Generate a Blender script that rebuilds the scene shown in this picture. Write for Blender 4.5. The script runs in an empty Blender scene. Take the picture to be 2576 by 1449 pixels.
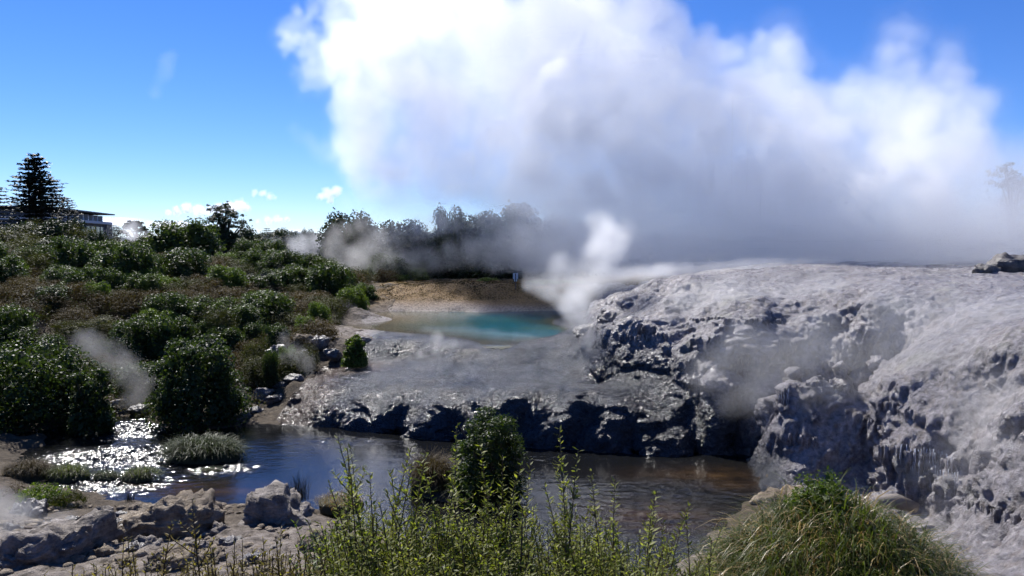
import bpy, math, random
import numpy as np
from mathutils import Vector, Matrix

# ------------------------------------------------------------------ camera, sky, sun, exposure
sc = bpy.context.scene
COL = sc.collection
CAMZ = 8.5
FPX = 1983.0                      # focal length in pixels of a 2576 x 1449 picture
PITCH = math.atan((724.5 - 612.0) / FPX)
cam_d = bpy.data.cameras.new('camera')
cam = bpy.data.objects.new('camera', cam_d); COL.objects.link(cam)
cam_d.sensor_width = 36.0
cam_d.lens = 36.0 * FPX / 2576.0
cam_d.clip_start = 0.1; cam_d.clip_end = 30000
cam.location = (0, 0, CAMZ)
cam.rotation_euler = (math.pi / 2 - PITCH, 0, 0)
sc.camera = cam

SUN_EL = math.radians(47.0)
SUN_AZ = math.radians(-32.0)      # clockwise from +Y (the view direction): left of the view
world = bpy.data.worlds.new('World'); sc.world = world; world.use_nodes = True
wn = world.node_tree.nodes; wl = world.node_tree.links
for n in list(wn): wn.remove(n)
w_out = wn.new('ShaderNodeOutputWorld'); w_bg = wn.new('ShaderNodeBackground')
w_sky = wn.new('ShaderNodeTexSky'); w_sky.sky_type = 'NISHITA'
w_sky.sun_disc = False
w_sky.sun_elevation = SUN_EL
w_sky.sun_rotation = SUN_AZ
w_sky.altitude = 1800; w_sky.air_density = 1.0; w_sky.dust_density = 0.0; w_sky.ozone_density = 4.0
w_hs = wn.new('ShaderNodeHueSaturation'); w_hs.inputs['Saturation'].default_value = 1.22
w_hs.inputs['Hue'].default_value = 0.505
wl.new(w_sky.outputs[0], w_hs.inputs['Color'])
w_tint = wn.new('ShaderNodeMix'); w_tint.data_type = 'RGBA'; w_tint.blend_type = 'MULTIPLY'; w_tint.inputs[0].default_value = 1.0
w_tint.inputs[7].default_value = (0.80, 0.86, 1.12, 1)
wl.new(w_hs.outputs[0], w_tint.inputs[6])
wl.new(w_tint.outputs[2], w_bg.inputs['Color']); w_bg.inputs['Strength'].default_value = 0.088
wl.new(w_bg.outputs[0], w_out.inputs['Surface'])

sun_d = bpy.data.lights.new('sun', 'SUN'); sun = bpy.data.objects.new('sun', sun_d); COL.objects.link(sun)
sun_d.energy = 5.0; sun_d.angle = math.radians(0.53); sun_d.color = (1.0, 0.965, 0.92)
SUNV = Vector((math.sin(SUN_AZ) * math.cos(SUN_EL), math.cos(SUN_AZ) * math.cos(SUN_EL), math.sin(SUN_EL)))
sun.rotation_euler = SUNV.to_track_quat('Z', 'Y').to_euler()
sun.location = (-40, 60, 90)

sc.view_settings.view_transform = 'Standard'; sc.view_settings.look = 'None'
sc.view_settings.gamma = 1.0; sc.view_settings.use_curve_mapping = False
sc.view_settings.exposure = 0.6
sc.render.engine = 'CYCLES'
cy = sc.cycles
cy.use_denoising = True
cy.use_adaptive_sampling = True; cy.adaptive_threshold = 0.06; cy.adaptive_min_samples = 16
cy.max_bounces = 14; cy.diffuse_bounces = 2; cy.glossy_bounces = 2; cy.transmission_bounces = 3
cy.volume_bounces = 12; cy.transparent_max_bounces = 48
cy.caustics_reflective = False; cy.caustics_refractive = False
cy.sample_clamp_indirect = 6.0; cy.sample_clamp_direct = 0.0
cy.volume_max_steps = 512

rng = np.random.default_rng(7)
random.seed(7)

# ------------------------------------------------------------------ helpers
def ray(u, v):
    dx = (u - 1288.0) / FPX; dv = (v - 724.5) / FPX
    cp, sp = math.cos(PITCH), math.sin(PITCH)
    return (dx, cp - dv * sp, -sp - dv * cp)
def P(u, v, z):                   # where the sight line through a pixel meets height z
    d = ray(u, v); t = (z - CAMZ) / d[2]
    return (d[0] * t, d[1] * t, z)
def PY(u, v, y):                  # the same at a distance y
    d = ray(u, v); t = y / d[1]
    return (d[0] * t, y, CAMZ + d[2] * t)

def tag(o, label=None, cat=None, group=None, kind=None):
    if label: o['label'] = label
    if cat: o['category'] = cat
    if group: o['group'] = group
    if kind: o['kind'] = kind
    return o
def link(name, me, mat=None, parent=None, loc=None):
    o = bpy.data.objects.new(name, me); COL.objects.link(o)
    if mat is not None and me is not None:
        me.materials.clear(); me.materials.append(mat)
    if parent is not None: o.parent = parent
    if loc is not None: o.location = loc
    return o
def empty(name, loc=(0, 0, 0), rz=0.0, scale=None):
    o = bpy.data.objects.new(name, None); COL.objects.link(o)
    o.location = loc; o.rotation_euler = (0, 0, rz); o.empty_display_size = 0.2
    if scale is not None: o.scale = scale
    return o
def copy_tree(o, parent=None):
    c = o.copy(); COL.objects.link(c); c.parent = parent
    for ch in o.children: copy_tree(ch, c)
    return c
def mesh_np(name, V, F, smooth=True):
    """V (n,3); F (m,k) all faces of one size"""
    me = bpy.data.meshes.new(name)
    V = np.asarray(V, dtype=np.float32); F = np.asarray(F, dtype=np.int32)
    me.vertices.add(len(V)); me.vertices.foreach_set('co', V.ravel())
    k = F.shape[1]
    me.loops.add(F.size); me.loops.foreach_set('vertex_index', F.ravel())
    me.polygons.add(len(F)); me.polygons.foreach_set('loop_start', np.arange(0, F.size, k, dtype=np.int32))
    me.polygons.foreach_set('use_smooth', np.full(len(F), smooth, dtype=bool))
    me.update(calc_edges=True)
    return me
def attr(me, name, arr):
    a = me.attributes.new(name, 'FLOAT', 'POINT'); a.data.foreach_set('value', np.asarray(arr, dtype=np.float32).ravel())
class MB:
    """collects mixed shapes into one mesh"""
    def __init__(self): self.v = []; self.f = []
    def add(self, V, F):
        o = len(self.v); self.v += [tuple(p) for p in V]; self.f += [tuple(i + o for i in q) for q in F]; return self
    def box(self, a, b):
        x0, y0, z0 = a; x1, y1, z1 = b
        return self.add([(x0,y0,z0),(x1,y0,z0),(x1,y1,z0),(x0,y1,z0),(x0,y0,z1),(x1,y0,z1),(x1,y1,z1),(x0,y1,z1)],
                        [(3,2,1,0),(4,5,6,7),(0,1,5,4),(1,2,6,5),(2,3,7,6),(3,0,4,7)])
    def tube(self, pts, rad, n=6):
        pts = [Vector(p) for p in pts]; o = len(self.v)
        for i, p in enumerate(pts):
            t = (pts[min(i + 1, len(pts) - 1)] - pts[max(i - 1, 0)]).normalized()
            a = t.cross(Vector((0, 0, 1)) if abs(t.z) < 0.9 else Vector((1, 0, 0))).normalized(); b = t.cross(a)
            for k in range(n):
                w = 2 * math.pi * k / n
                self.v.append(tuple(p + (a * math.cos(w) + b * math.sin(w)) * rad[i]))
        for i in range(len(pts) - 1):
            for k in range(n):
                k2 = (k + 1) % n
                self.f.append((o + i * n + k, o + i * n + k2, o + (i + 1) * n + k2, o + (i + 1) * n + k))
        self.f.append(tuple(o + k for k in reversed(range(n)))); self.f.append(tuple(o + (len(pts) - 1) * n + k for k in range(n)))
        return self
    def build(self, name, mat, parent=None, smooth=False, loc=None):
        me = bpy.data.meshes.new(name); me.from_pydata(self.v, [], self.f); me.update()
        if smooth: me.polygons.foreach_set('use_smooth', [True] * len(me.polygons))
        return link(name, me, mat, parent, loc)

# ---- noise on arrays of points
_G = np.array([(1,1,0),(-1,1,0),(1,-1,0),(-1,-1,0),(1,0,1),(-1,0,1),(1,0,-1),(-1,0,-1),
               (0,1,1),(0,-1,1),(0,1,-1),(0,-1,-1),(1,1,0),(-1,1,0),(0,-1,1),(0,-1,-1)], dtype=np.float32)
def _h(ix, iy, iz, seed):
    h = ix.astype(np.uint32) * np.uint32(0x8da6b343) ^ iy.astype(np.uint32) * np.uint32(0xd8163841) ^ iz.astype(np.uint32) * np.uint32(0xcb1ab31f)
    h ^= np.uint32((seed * 0x9E3779B1) & 0xffffffff)
    h ^= h >> np.uint32(15); h *= np.uint32(0x2c1b3c6d); h ^= h >> np.uint32(12); h *= np.uint32(0x297a2d39); h ^= h >> np.uint32(15)
    return h
def gn(p, seed=0):
    p = np.asarray(p, dtype=np.float32)
    i0 = np.floor(p).astype(np.int64); f = p - i0
    w = f * f * f * (f * (f * 6 - 15) + 10)
    out = np.zeros(len(p), dtype=np.float32)
    for dx in (0, 1):
        for dy in (0, 1):
            for dz in (0, 1):
                g = _G[_h(i0[:, 0] + dx, i0[:, 1] + dy, i0[:, 2] + dz, seed) & np.uint32(15)]
                d = g[:, 0] * (f[:, 0] - dx) + g[:, 1] * (f[:, 1] - dy) + g[:, 2] * (f[:, 2] - dz)
                ww = (w[:, 0] if dx else 1 - w[:, 0]) * (w[:, 1] if dy else 1 - w[:, 1]) * (w[:, 2] if dz else 1 - w[:, 2])
                out += ww * d
    return out
def fbm(p, oct=4, seed=0, gain=0.5):
    a = 1.0; s = np.zeros(len(p), dtype=np.float32); p = np.asarray(p, dtype=np.float32).copy()
    for k in range(oct):
        s += a * gn(p, seed + k * 17); p *= 2.03; a *= gain
    return s
def worley(p, seed=0):
    """distance to the nearest feature point"""
    p = np.asarray(p, dtype=np.float32); i0 = np.floor(p).astype(np.int64)
    best = np.full(len(p), 9.0, dtype=np.float32)
    for dx in (-1, 0, 1):
        for dy in (-1, 0, 1):
            for dz in (-1, 0, 1):
                c = i0 + np.array((dx, dy, dz)); h = _h(c[:, 0], c[:, 1], c[:, 2], seed)
                q = np.stack([(h & np.uint32(1023)), ((h >> np.uint32(10)) & np.uint32(1023)), ((h >> np.uint32(20)) & np.uint32(1023))], 1).astype(np.float32) / 1023.0
                d = ((c + q - p) ** 2).sum(1)
                best = np.minimum(best, d)
    return np.sqrt(best)
def sstep(a, b, x):
    t = np.clip((np.asarray(x, dtype=np.float64) - a) / (b - a), 0, 1); return t * t * (3 - 2 * t)

# ---- materials
def mat_new(name):
    m = bpy.data.materials.new(name); m.use_nodes = True
    nt = m.node_tree; nt.nodes.clear()
    return m, nt.nodes, nt.links
def N(nodes, t, **kw):
    n = nodes.new(t)
    for k, v in kw.items():
        if k in n.inputs: n.inputs[k].default_value = v
        else: setattr(n, k, v)
    return n
def ramp(nodes, links, fac, stops):
    r = nodes.new('ShaderNodeValToRGB'); el = r.color_ramp.elements
    while len(el) > 1: el.remove(el[-1])
    el[0].position = stops[0][0]; el[0].color = (*stops[0][1], 1)
    for pos, c in stops[1:]:
        e = el.new(pos); e.color = (*c, 1)
    if fac is not None: links.new(fac, r.inputs[0])
    return r.outputs[0]
def mix(nodes, links, fac, a, b, mode='MIX'):
    m = nodes.new('ShaderNodeMix'); m.data_type = 'RGBA'; m.blend_type = mode
    for val, s in ((fac, m.inputs[0]), (a, m.inputs[6]), (b, m.inputs[7])):
        if isinstance(val, bpy.types.NodeSocket): links.new(val, s)
        elif isinstance(val, (int, float)): s.default_value = val
        else: s.default_value = (*val, 1)
    return m.outputs[2]
def mth(nodes, links, op, a, b=None, clamp=False):
    m = nodes.new('ShaderNodeMath'); m.operation = op; m.use_clamp = clamp
    for val, s in ((a, m.inputs[0]), (b, m.inputs[1])):
        if val is None: continue
        if isinstance(val, bpy.types.NodeSocket): links.new(val, s)
        else: s.default_value = val
    return m.outputs[0]
def noise(nodes, links, vec, scale, detail=4, rough=0.55, dist=0.0):
    n = nodes.new('ShaderNodeTexNoise'); n.inputs['Scale'].default_value = scale; n.inputs['Detail'].default_value = detail
    n.inputs['Roughness'].default_value = rough; n.inputs['Distortion'].default_value = dist
    if vec is not None: links.new(vec, n.inputs['Vector'])
    return n.outputs[0]
def bump(nodes, links, h, strength, dist, prev=None):
    b = nodes.new('ShaderNodeBump'); b.inputs['Strength'].default_value = strength; b.inputs['Distance'].default_value = dist
    links.new(h, b.inputs['Height'])
    if prev is not None: links.new(prev, b.inputs['Normal'])
    return b.outputs[0]
def finish(m, nodes, links, bsdf):
    o = nodes.new('ShaderNodeOutputMaterial'); links.new(bsdf.outputs[0], o.inputs['Surface']); return m
def simple_mat(name, col, rough=0.7, var=0.25, scale=6.0, spec=0.4, bmp=0.0, metallic=0.0):
    m, n, l = mat_new(name)
    tc = n.new('ShaderNodeTexCoord').outputs['Object']
    f = noise(n, l, tc, scale, 5)
    c = mix(n, l, f, [x * (1 - var) for x in col], [min(1, x * (1 + var)) for x in col])
    b = N(n, 'ShaderNodeBsdfPrincipled', Roughness=rough, Metallic=metallic); b.inputs['Specular IOR Level'].default_value = spec
    l.new(c, b.inputs['Base Color'])
    if bmp: l.new(bump(n, l, noise(n, l, tc, scale * 3, 6), bmp, 0.03), b.inputs['Normal'])
    return finish(m, n, l, b)
# ------------------------------------------------------------------ terrain: height from points read off the place
CP = []
def cp(u, v, z): CP.append(P(u, v, z))
def cw(*p): CP.append(p)
# stream bed
for u, v in ((330,1085),(150,1125),(20,1130),(350,1170),(600,1130),(480,1230),(250,1215),(700,1110),(700,1200),(900,1120),(900,1220),
             (1150,1150),(1100,1215),(1400,1170),(1450,1300),(1650,1180),(1650,1320),(1850,1175),(1900,1215),(1780,1290),(1500,1400),(1300,1350),(1950,1190),
             (880,1280),(1000,1330),(1200,1330)):
    cp(u, v, -0.5)
cp(1180, 1255, 0.12); cp(1110, 1240, 0.1); cp(1260, 1270, 0.05)
# near bank on the left: shelf of pale rock and mud
for u, v, z in ((0,1290,.35),(0,1215,.25),(110,1225,.2),(150,1300,.25),(230,1285,.1),(330,1275,.2),(450,1300,.25),(640,1285,.4),(760,1300,.5),(820,1320,.5),
                (0,1400,.6),(200,1420,.6),(330,1330,.2),(400,1400,.5),(600,1430,.55),(800,1430,.7),(520,1340,.2),(950,1420,.6)):
    cp(u, v, z)
# bank under the camera
for x, y, z in ((0,0,6.9),(-3,1,6.9),(4,0,6.9),(0,3,6.1),(-6,3,5.9),(6,3,6.1),(0,6,4.6),(-5,6,4.2),(5,6,4.6),(3,8,3.8),(-3,8.5,3.2),(0,12,1.6),(-6,12,1.4),
                (5,11,2.6),(8,8,3.8),(-10,10,2.0),(-12,6,4.0),(12,6,4.2),(8,12,1.6),(12,14,1.6),(-14,14,1.2),(-20,16,1.5),(-24,8,4.0),(25,8,5.0),(0,-12,7.2),(-20,-10,7),(20,-10,7),
                (0,16,.7),(-5,17,.6),(4,15,.8)):
    cw(x, y, z)
# sandy spit behind the sedge
for u, v, z in ((1900,1262,.12),(1870,1290,.1),(2000,1225,.2),(2100,1215,.3),(2050,1300,.3),(2200,1265,.3),(2250,1300,.2),(1800,1400,.1)):
    cp(u, v, z)
# left bank
for u, v, z in ((270,1050,.0),(330,1020,.35),(330,985,.7),(375,1055,.1),(100,1085,.3),(0,1095,.3),(100,1000,1.1),(480,1066,.1),(560,1066,.1),(620,1058,.05),
                (620,1010,.5),(620,955,1.1),(690,950,1.25),(620,900,1.9),(700,890,2.1),(760,930,1.5),(840,925,1.62),(800,890,2.2),(880,900,2.0),(900,915,1.8)):
    cp(u, v, z)
# lower terrace: apron, cliff foot, cliff lip, tread
for u, v, z in ((700,1066,.02),(780,1071,.02),(860,1074,.02),(700,1010,.55),(700,970,1.05),(760,1040,.35),(850,1066,.12),
                (1000,1087,-.05),(1150,1106,-.05),(1300,1120,-.05),(1450,1129,-.05),(1600,1134,-.05)):
    cp(u, v, z)
def lip(u, vb, vt, back, foot=-0.05):
    b = P(u, vb, foot); y = b[1] + back
    CP.append(PY(u, vt, y)); return CP[-1]
for u, vb, vt in ((745,1047,990),(800,1068,1002),(900,1078,1000),(1000,1087,1000),(1100,1100,1004),(1200,1112,1010),(1300,1120,1000),(1450,1129,1000),(1550,1133,1010)):
    lip(u, vb, vt, 0.55); lip(u, vb, vb - (vb - vt) * .55, 0.12); lip(u, vb, vt - 22, 1.5)
for u, v, z in ((740,955,1.55),(820,960,1.68),(950,960,1.75),(1100,965,1.85),(1250,965,1.95),(1400,965,2.0),(1000,925,1.85),(900,935,1.72),(1150,910,2.05),(1250,895,2.2),
                (1000,905,1.95),(1080,905,2.0),(1350,915,2.2),(1400,930,2.15),(1300,930,2.1),(1480,960,1.98),(1130,893,2.15)):
    cp(u, v, z)
# hollow below the pool rim, and the rim
for u, v, z in ((930,903,1.9),(1000,898,1.85),(1080,893,1.95)): cp(u, v, z)
for u, v, z in ((930,858,2.72),(1000,855,2.75),(1080,858,2.72),(1110,866,2.62),(1150,871,2.70),(1200,873,2.70),(1250,874,2.70),(1300,874,2.70),(1350,873,2.70),(1130,884,2.35),(1400,877,2.70),(870,862,2.75),
                (1200,880,2.55),(1250,883,2.52),(1350,886,2.50),(1410,895,2.5)):
    cp(u, v, z)
# pool bed
for u, v in ((1000,830),(1150,840),(1300,845),(1400,845),(1150,800),(1300,800),(1420,800),(1000,800),(1400,860),(1250,860)): cp(u, v, 2.1)
for u, v, z in ((900,830,2.5),(880,815,2.62),(850,800,2.75),(830,820,2.85),(870,845,2.8),(930,790,2.72),(1000,779,2.75),(1100,779,2.75),(1200,781,2.75),(1300,779,2.75),(1430,779,2.8)):
    cp(u, v, z)
# heath mound behind the pool
for u, v, z in ((830,770,3.2),(850,740,3.9),(920,745,3.7),(1000,716,4.6),(1080,712,4.75),(1150,716,4.65),(1000,745,3.7),(1100,745,3.75),(1200,750,3.5),(1220,722,4.4),(1290,717,4.5),
                (1290,745,3.6),(1420,732,4.0),(1420,755,3.4),(1000,765,3.15),(1150,768,3.1),(1250,766,3.05)):
    cp(u, v, z)
# ground behind, left hillside
for x, y, z in ((-10,85,4.6),(0,85,4.6),(8,85,4.6),(-10,120,4.5),(20,120,5.5),(0,160,5),(-8,75,4.3),(-12,60,3.7),(-11,50,3.1),(-17,70,4.3),(-20,90,5.0),(-25,110,5.0),(-18,48,2.9),(-25,50,3.8),
                (-22,60,4.3),(-32,60,5.2),(-30,75,5.4),(-38,80,5.7),(-45,60,5.9),(-58,80,6.6),(-52,110,6.6),(-80,130,7.6),(-35,120,5.0),(-90,90,8.6),(-35,44,4.5),(-28,40,2.0),(-40,36,4.5),
                (-25,34,.6),(-60,50,9),(-40,160,5.2),(-110,200,7.5),(0,240,5),(80,240,6),(-200,300,7),(-220,100,10),(60,160,7),(220,300,6),(0,420,5),(-200,500,5),(200,500,5),(-60,20,6),(-100,10,8),(-35,24,1.5)):
    cw(x, y, z)
# geyser terrace: left flank, lobes, face, brow, rim, right slope
for u, v, z in ((1440,872,2.75),(1470,845,3.3),(1510,815,4.0),(1545,785,4.7),(1585,748,5.6),(1640,712,6.4),(1440,900,2.5),(1500,900,2.9),(1550,855,3.85),(1600,805,4.85),(1700,790,5.2),
                (1520,962,1.95),(1600,955,2.4),(1660,905,3.3),(1740,960,2.6),(1650,1000,1.9),(1780,1022,1.7),(1690,1080,.9),(1620,1060,1.15),(1790,1060,1.2),
                (1750,1137,-.05),(1850,1139,-.05),(1940,1141,-.05)):
    cp(u, v, z)
for u in (1800, 1860, 1920):
    lip(u, 1139, 1010, 0.15); lip(u, 1139, 900, 0.5); lip(u, 1139, 815, 1.3)
for u, v, z in ((1700,693,6.75),(1850,689,6.85),(2000,689,6.9),(2200,691,6.9),(2400,698,6.9),(2576,706,6.9),(1750,740,6.0),(1900,745,6.05),(2050,750,6.05),(2200,745,6.35),(2400,760,6.25),
                (2000,800,5.3),(2100,830,4.9),(2200,860,4.75),(2300,850,5.0),(2450,850,5.3),(2576,820,5.9),(2700,800,6.3),(2000,870,4.55),(2120,880,4.4),(1960,1000,2.6),(1970,1148,-.05)):
    cp(u, v, z)
# bulbous column, alcove, right-hand lobe and slope
for u, v, z in ((2060,932,3.8),(2000,950,3.5),(2130,950,3.6),(1985,1030,2.3),(2050,1178,.0),(2000,1165,.0),(2110,1165,.1),(2100,1050,2.0),
                (2160,1010,2.6),(2170,1090,1.2),(2190,1150,.2),(2240,930,4.1),(2300,940,4.1),(2215,1010,2.9),(2240,1050,2.5),(2400,965,4.0),(2310,1050,2.8),(2240,1100,2.1),(2205,1150,1.1),
                (2215,1252,.0),(2320,1290,.0),(2300,1150,1.6),(2400,1150,1.95),(2400,1325,.1),(2500,1150,2.45),(2500,1260,1.5),(2530,1400,.4),(2576,1100,3.2),(2576,1000,4.2),(2576,900,5.0),
                (2500,960,4.2),(2650,1250,2.2),(2700,1400,1.5),(2700,1000,4.8)):
    cp(u, v, z)
for x, y, z in ((15,52,6.9),(30,52,7.0),(45,50,7.2),(20,65,6.8),(40,70,7.5),(8,56,5.2),(6,62,3.2),(7,75,4.0),(60,60,8),(30,90,6.8),(60,100,9),(25,25,6.5),(40,35,7.2),(22,18,4.0),(6,50,4.8)):
    cw(x, y, z)

CPa = np.array(CP, dtype=np.float64)
_key = np.round(CPa[:, :2] / 0.12).astype(int); _, _ix = np.unique(_key, axis=0, return_index=True); CPa = CPa[np.sort(_ix)]
def _rbf_fit():
    X = CPa[:, :2]; n = len(X)
    A = np.zeros((n + 3, n + 3)); d = np.sqrt(((X[:, None] - X[None]) ** 2).sum(2))
    A[:n, :n] = d - np.eye(n) * 0.02; A[:n, n] = 1; A[:n, n + 1:] = X / 100; A[n, :n] = 1; A[n + 1:, :n] = X.T / 100
    b = np.zeros(n + 3); b[:n] = CPa[:, 2]
    return np.linalg.solve(A, b)
_W = _rbf_fit()
def terrain(x, y):
    x = np.asarray(x, dtype=np.float64); sh = x.shape; q = np.stack([x.ravel(), np.asarray(y, dtype=np.float64).ravel()], 1)
    out = np.empty(len(q)); X = CPa[:, :2].astype(np.float32); w = _W[:-3].astype(np.float32)
    for i in range(0, len(q), 20000):
        b = q[i:i + 20000].astype(np.float32)
        d = np.sqrt((b[:, None, 0] - X[None, :, 0]) ** 2 + (b[:, None, 1] - X[None, :, 1]) ** 2)
        out[i:i + 20000] = d @ w
    return (out + _W[-3] + q @ _W[-2:] / 100).reshape(sh)
def T1(x, y): return float(terrain(np.array([x]), np.array([y]))[0])

def gridmesh(name, xs, ys, zfun):
    gx, gy = np.meshgrid(xs, ys); z = zfun(gx, gy)
    V = np.stack([gx.ravel(), gy.ravel(), z.ravel()], 1); nx, ny = len(xs), len(ys)
    i = np.arange(nx * ny).reshape(ny, nx)
    F = np.stack([i[:-1, :-1].ravel(), i[:-1, 1:].ravel(), i[1:, 1:].ravel(), i[1:, :-1].ravel()], 1)
    return mesh_np(name, V, F), V

# the terrace block is a finely meshed piece of its own; where it stands the ground sheet dips under it
TX0, TX1, TY0, TY1 = -11.6, 30.0, 16.0, 78.0
def in_terrace(x, y):
    """1 well inside the terrace outline, 0 outside"""
    left = np.interp(y, [16, 19, 24, 28, 30.5, 32, 34, 36, 38, 41, 44, 48, 60, 72, 78], [9.6, 8.0, 7.6, 8.6, 8.0, 3.0, -4.0, -11.5, -11.4, -11, -10, -9.5, -11.3, -11.5, -11.5])
    wig = np.sin(y * 1.9) * .25 + np.sin(y * .83 + 1.0) * .55 + np.sin(y * 4.3) * .12
    return sstep(0, 1.2, x - left - wig * sstep(38, 46, y)) * sstep(TY0, TY0 + .6, y) * (1 - sstep(TY1 - 2, TY1, y)) * (1 - sstep(TX1 - 1, TX1, x))

def far_relief(x, y):
    p = np.stack([x.ravel() / 300, y.ravel() / 300, np.zeros(x.size)], 1)
    return (fbm(p, 3, 5).reshape(x.shape) * 6) * sstep(200, 700, np.hypot(x, y))
def ground_z(x, y):
    z = terrain(x, y)
    far = sstep(300, 900, np.hypot(x, y)); z = z * (1 - far) + 4.0 * far + far_relief(x, y) * .5
    p = np.stack([x.ravel(), y.ravel(), np.zeros(x.size)], 1)
    r = fbm(p * 0.9, 4, 11).reshape(x.shape) * 0.16 + np.abs(fbm(p * 2.3, 3, 31)).reshape(x.shape) * 0.10
    near = (1 - sstep(60, 160, np.hypot(x, y)))
    heath = sstep(68, 72, y) * sstep(-14, -11, x) * (1 - sstep(5, 9, x)) * (1 - sstep(80, 84, y))
    r = r * (1 + 0.6 * heath)
    return z + r * near - 0.9 * sstep(0.45, 1.0, in_terrace(x, y))
def spaced(lo, a, b, hi, step, n_out):
    mid = np.arange(a, b + 1e-6, step)
    o1 = a - np.geomspace(step, a - lo, n_out)[::-1] if lo < a else []
    o2 = b + np.geomspace(step, hi - b, n_out) if hi > b else []
    return np.concatenate([o1, mid, o2])
g_me, gV = gridmesh('ground', spaced(-6000, -32, 26, 6000, 0.22, 60), spaced(-300, 2, 84, 9000, 0.22, 60), ground_z)

# ---- ground material: mud, pale sinter rock, heath, litter
m, n, l = mat_new('earth')
geo = n.new('ShaderNodeNewGeometry'); pos = geo.outputs['Position']
sep = n.new('ShaderNodeSeparateXYZ'); l.new(pos, sep.inputs[0])
nz1 = noise(n, l, pos, 0.35, 6, 0.6); nz2 = noise(n, l, pos, 3.0, 8, 0.65); nz3 = noise(n, l, pos, 18, 5, 0.6)
soil = ramp(n, l, nz2, [(0.3, (.030, .022, .014)), (0.55, (.075, .055, .035)), (0.75, (.13, .10, .065))])
heath = ramp(n, l, nz2, [(0.3, (.045, .026, .009)), (0.5, (.15, .088, .025)), (0.72, (.21, .135, .045))])
pale = ramp(n, l, nz2, [(0.3, (.05, .04, .032)), (0.5, (.17, .142, .118)), (0.75, (.33, .29, .255))])
a_h = N(n, 'ShaderNodeAttribute', attribute_name='heath').outputs['Fac']
a_p = N(n, 'ShaderNodeAttribute', attribute_name='pale').outputs['Fac']
c = mix(n, l, mth(n, l, 'MULTIPLY', a_h, ramp(n, l, nz1, [(.36, (0, 0, 0)), (.46, (1, 1, 1))]), True), soil, heath)
pf = mth(n, l, 'MULTIPLY', a_p, ramp(n, l, nz2, [(.30, (0, 0, 0)), (.44, (1, 1, 1))]), True)
c = mix(n, l, pf, c, pale)
b = N(n, 'ShaderNodeBsdfPrincipled', Roughness=0.85); b.inputs['Specular IOR Level'].default_value = 0.25
l.new(c, b.inputs['Base Color'])
l.new(bump(n, l, nz3, 0.8, 0.05, bump(n, l, nz2, 0.9, 0.2)), b.inputs['Normal'])
M_EARTH = finish(m, n, l, b)
gx, gy, gz = gV[:, 0], gV[:, 1], gV[:, 2]
g_heath = sstep(-13.5, -12, gx) * (1 - sstep(5.5, 8, gx)) * sstep(67, 69.5, gy) * (1 - sstep(78, 81, gy))
g_pale = np.maximum((1 - sstep(20.5, 24.5, gy)) * sstep(13, 16, gy), sstep(-13, -10.5, gx) * sstep(44, 50, gy) * (1 - sstep(66, 74, gy)))
attr(g_me, 'heath', g_heath); attr(g_me, 'pale', g_pale)
tag(link('ground', g_me, M_EARTH), 'brown earth banks and shrubby slope around the stream', 'ground', kind='structure')

# ---- terrace block: solid from the height field, voxel remesh, then bulbs, drips and crust pushed out along the normals
def terrace_mesh(vox):
    step = 0.14
    xs = np.arange(TX0, TX1 + .01, step); ys = np.arange(TY0, TY1 + .01, step)
    gx, gy = np.meshgrid(xs, ys); z = terrain(gx, gy)
    ins = in_terrace(gx, gy)
    z = np.where(ins > 0.02, z, -1.0) * np.clip(ins * 3, 0, 1) + (-1.0) * (1 - np.clip(ins * 3, 0, 1))
    z = np.maximum(z, -1.0)
    ny, nx = gx.shape; nv = nx * ny
    top = np.stack([gx.ravel(), gy.ravel(), z.ravel()], 1); bot = top.copy(); bot[:, 2] = -1.5
    i = np.arange(nv).reshape(ny, nx)
    q = lambda a, b, c, d: np.stack([a.ravel(), b.ravel(), c.ravel(), d.ravel()], 1)
    F = [q(i[:-1, :-1], i[:-1, 1:], i[1:, 1:], i[1:, :-1]), q(i[1:, :-1], i[1:, 1:], i[:-1, 1:], i[:-1, :-1]) + nv]
    for e in (i[0, :], i[:, -1], i[-1, ::-1], i[::-1, 0]):
        F.append(np.stack([e[:-1] + nv, e[1:] + nv, e[1:], e[:-1]], 1))
    me = mesh_np('terrace_raw', np.vstack([top, bot]), np.vstack(F), False)
    o = bpy.data.objects.new('terrace_raw', me); COL.objects.link(o)
    md = o.modifiers.new('r', 'REMESH'); md.mode = 'VOXEL'; md.voxel_size = vox
    dg = bpy.context.evaluated_depsgraph_get(); ev = o.evaluated_get(dg)
    out = bpy.data.meshes.new_from_object(ev)
    bpy.data.objects.remove(o); bpy.data.meshes.remove(me)
    nV = len(out.vertices); V = np.empty(nV * 3, dtype=np.float32); out.vertices.foreach_get('co', V); V = V.reshape(-1, 3)
    nF = len(out.polygons); L = np.empty(len(out.loops), dtype=np.int32); out.loops.foreach_get('vertex_index', L); F = L.reshape(nF, 4)
    keep = (V[F][:, :, 2].max(1) > -0.75); F = F[keep]
    used = np.zeros(nV, bool); used[F.ravel()] = True; ren = np.cumsum(used) - 1
    bpy.data.meshes.remove(out)
    return V[used].astype(np.float64), ren[F]
def vnormals(V, F):
    a, b, c, d = (V[F[:, k]] for k in range(4))
    fn = np.cross(c - a, d - b); vn = np.zeros_like(V)
    for ax in range(3):
        acc = np.zeros(len(V))
        for k in range(4): acc += np.bincount(F[:, k], weights=fn[:, ax], minlength=len(V))
        vn[:, ax] = acc
    return vn / np.maximum(np.linalg.norm(vn, axis=1, keepdims=True), 1e-9)
tV, tF = terrace_mesh(0.078)
nr = vnormals(tV, tF)
hx, hy, hz = tV[:, 0], tV[:, 1], tV[:, 2]
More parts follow.
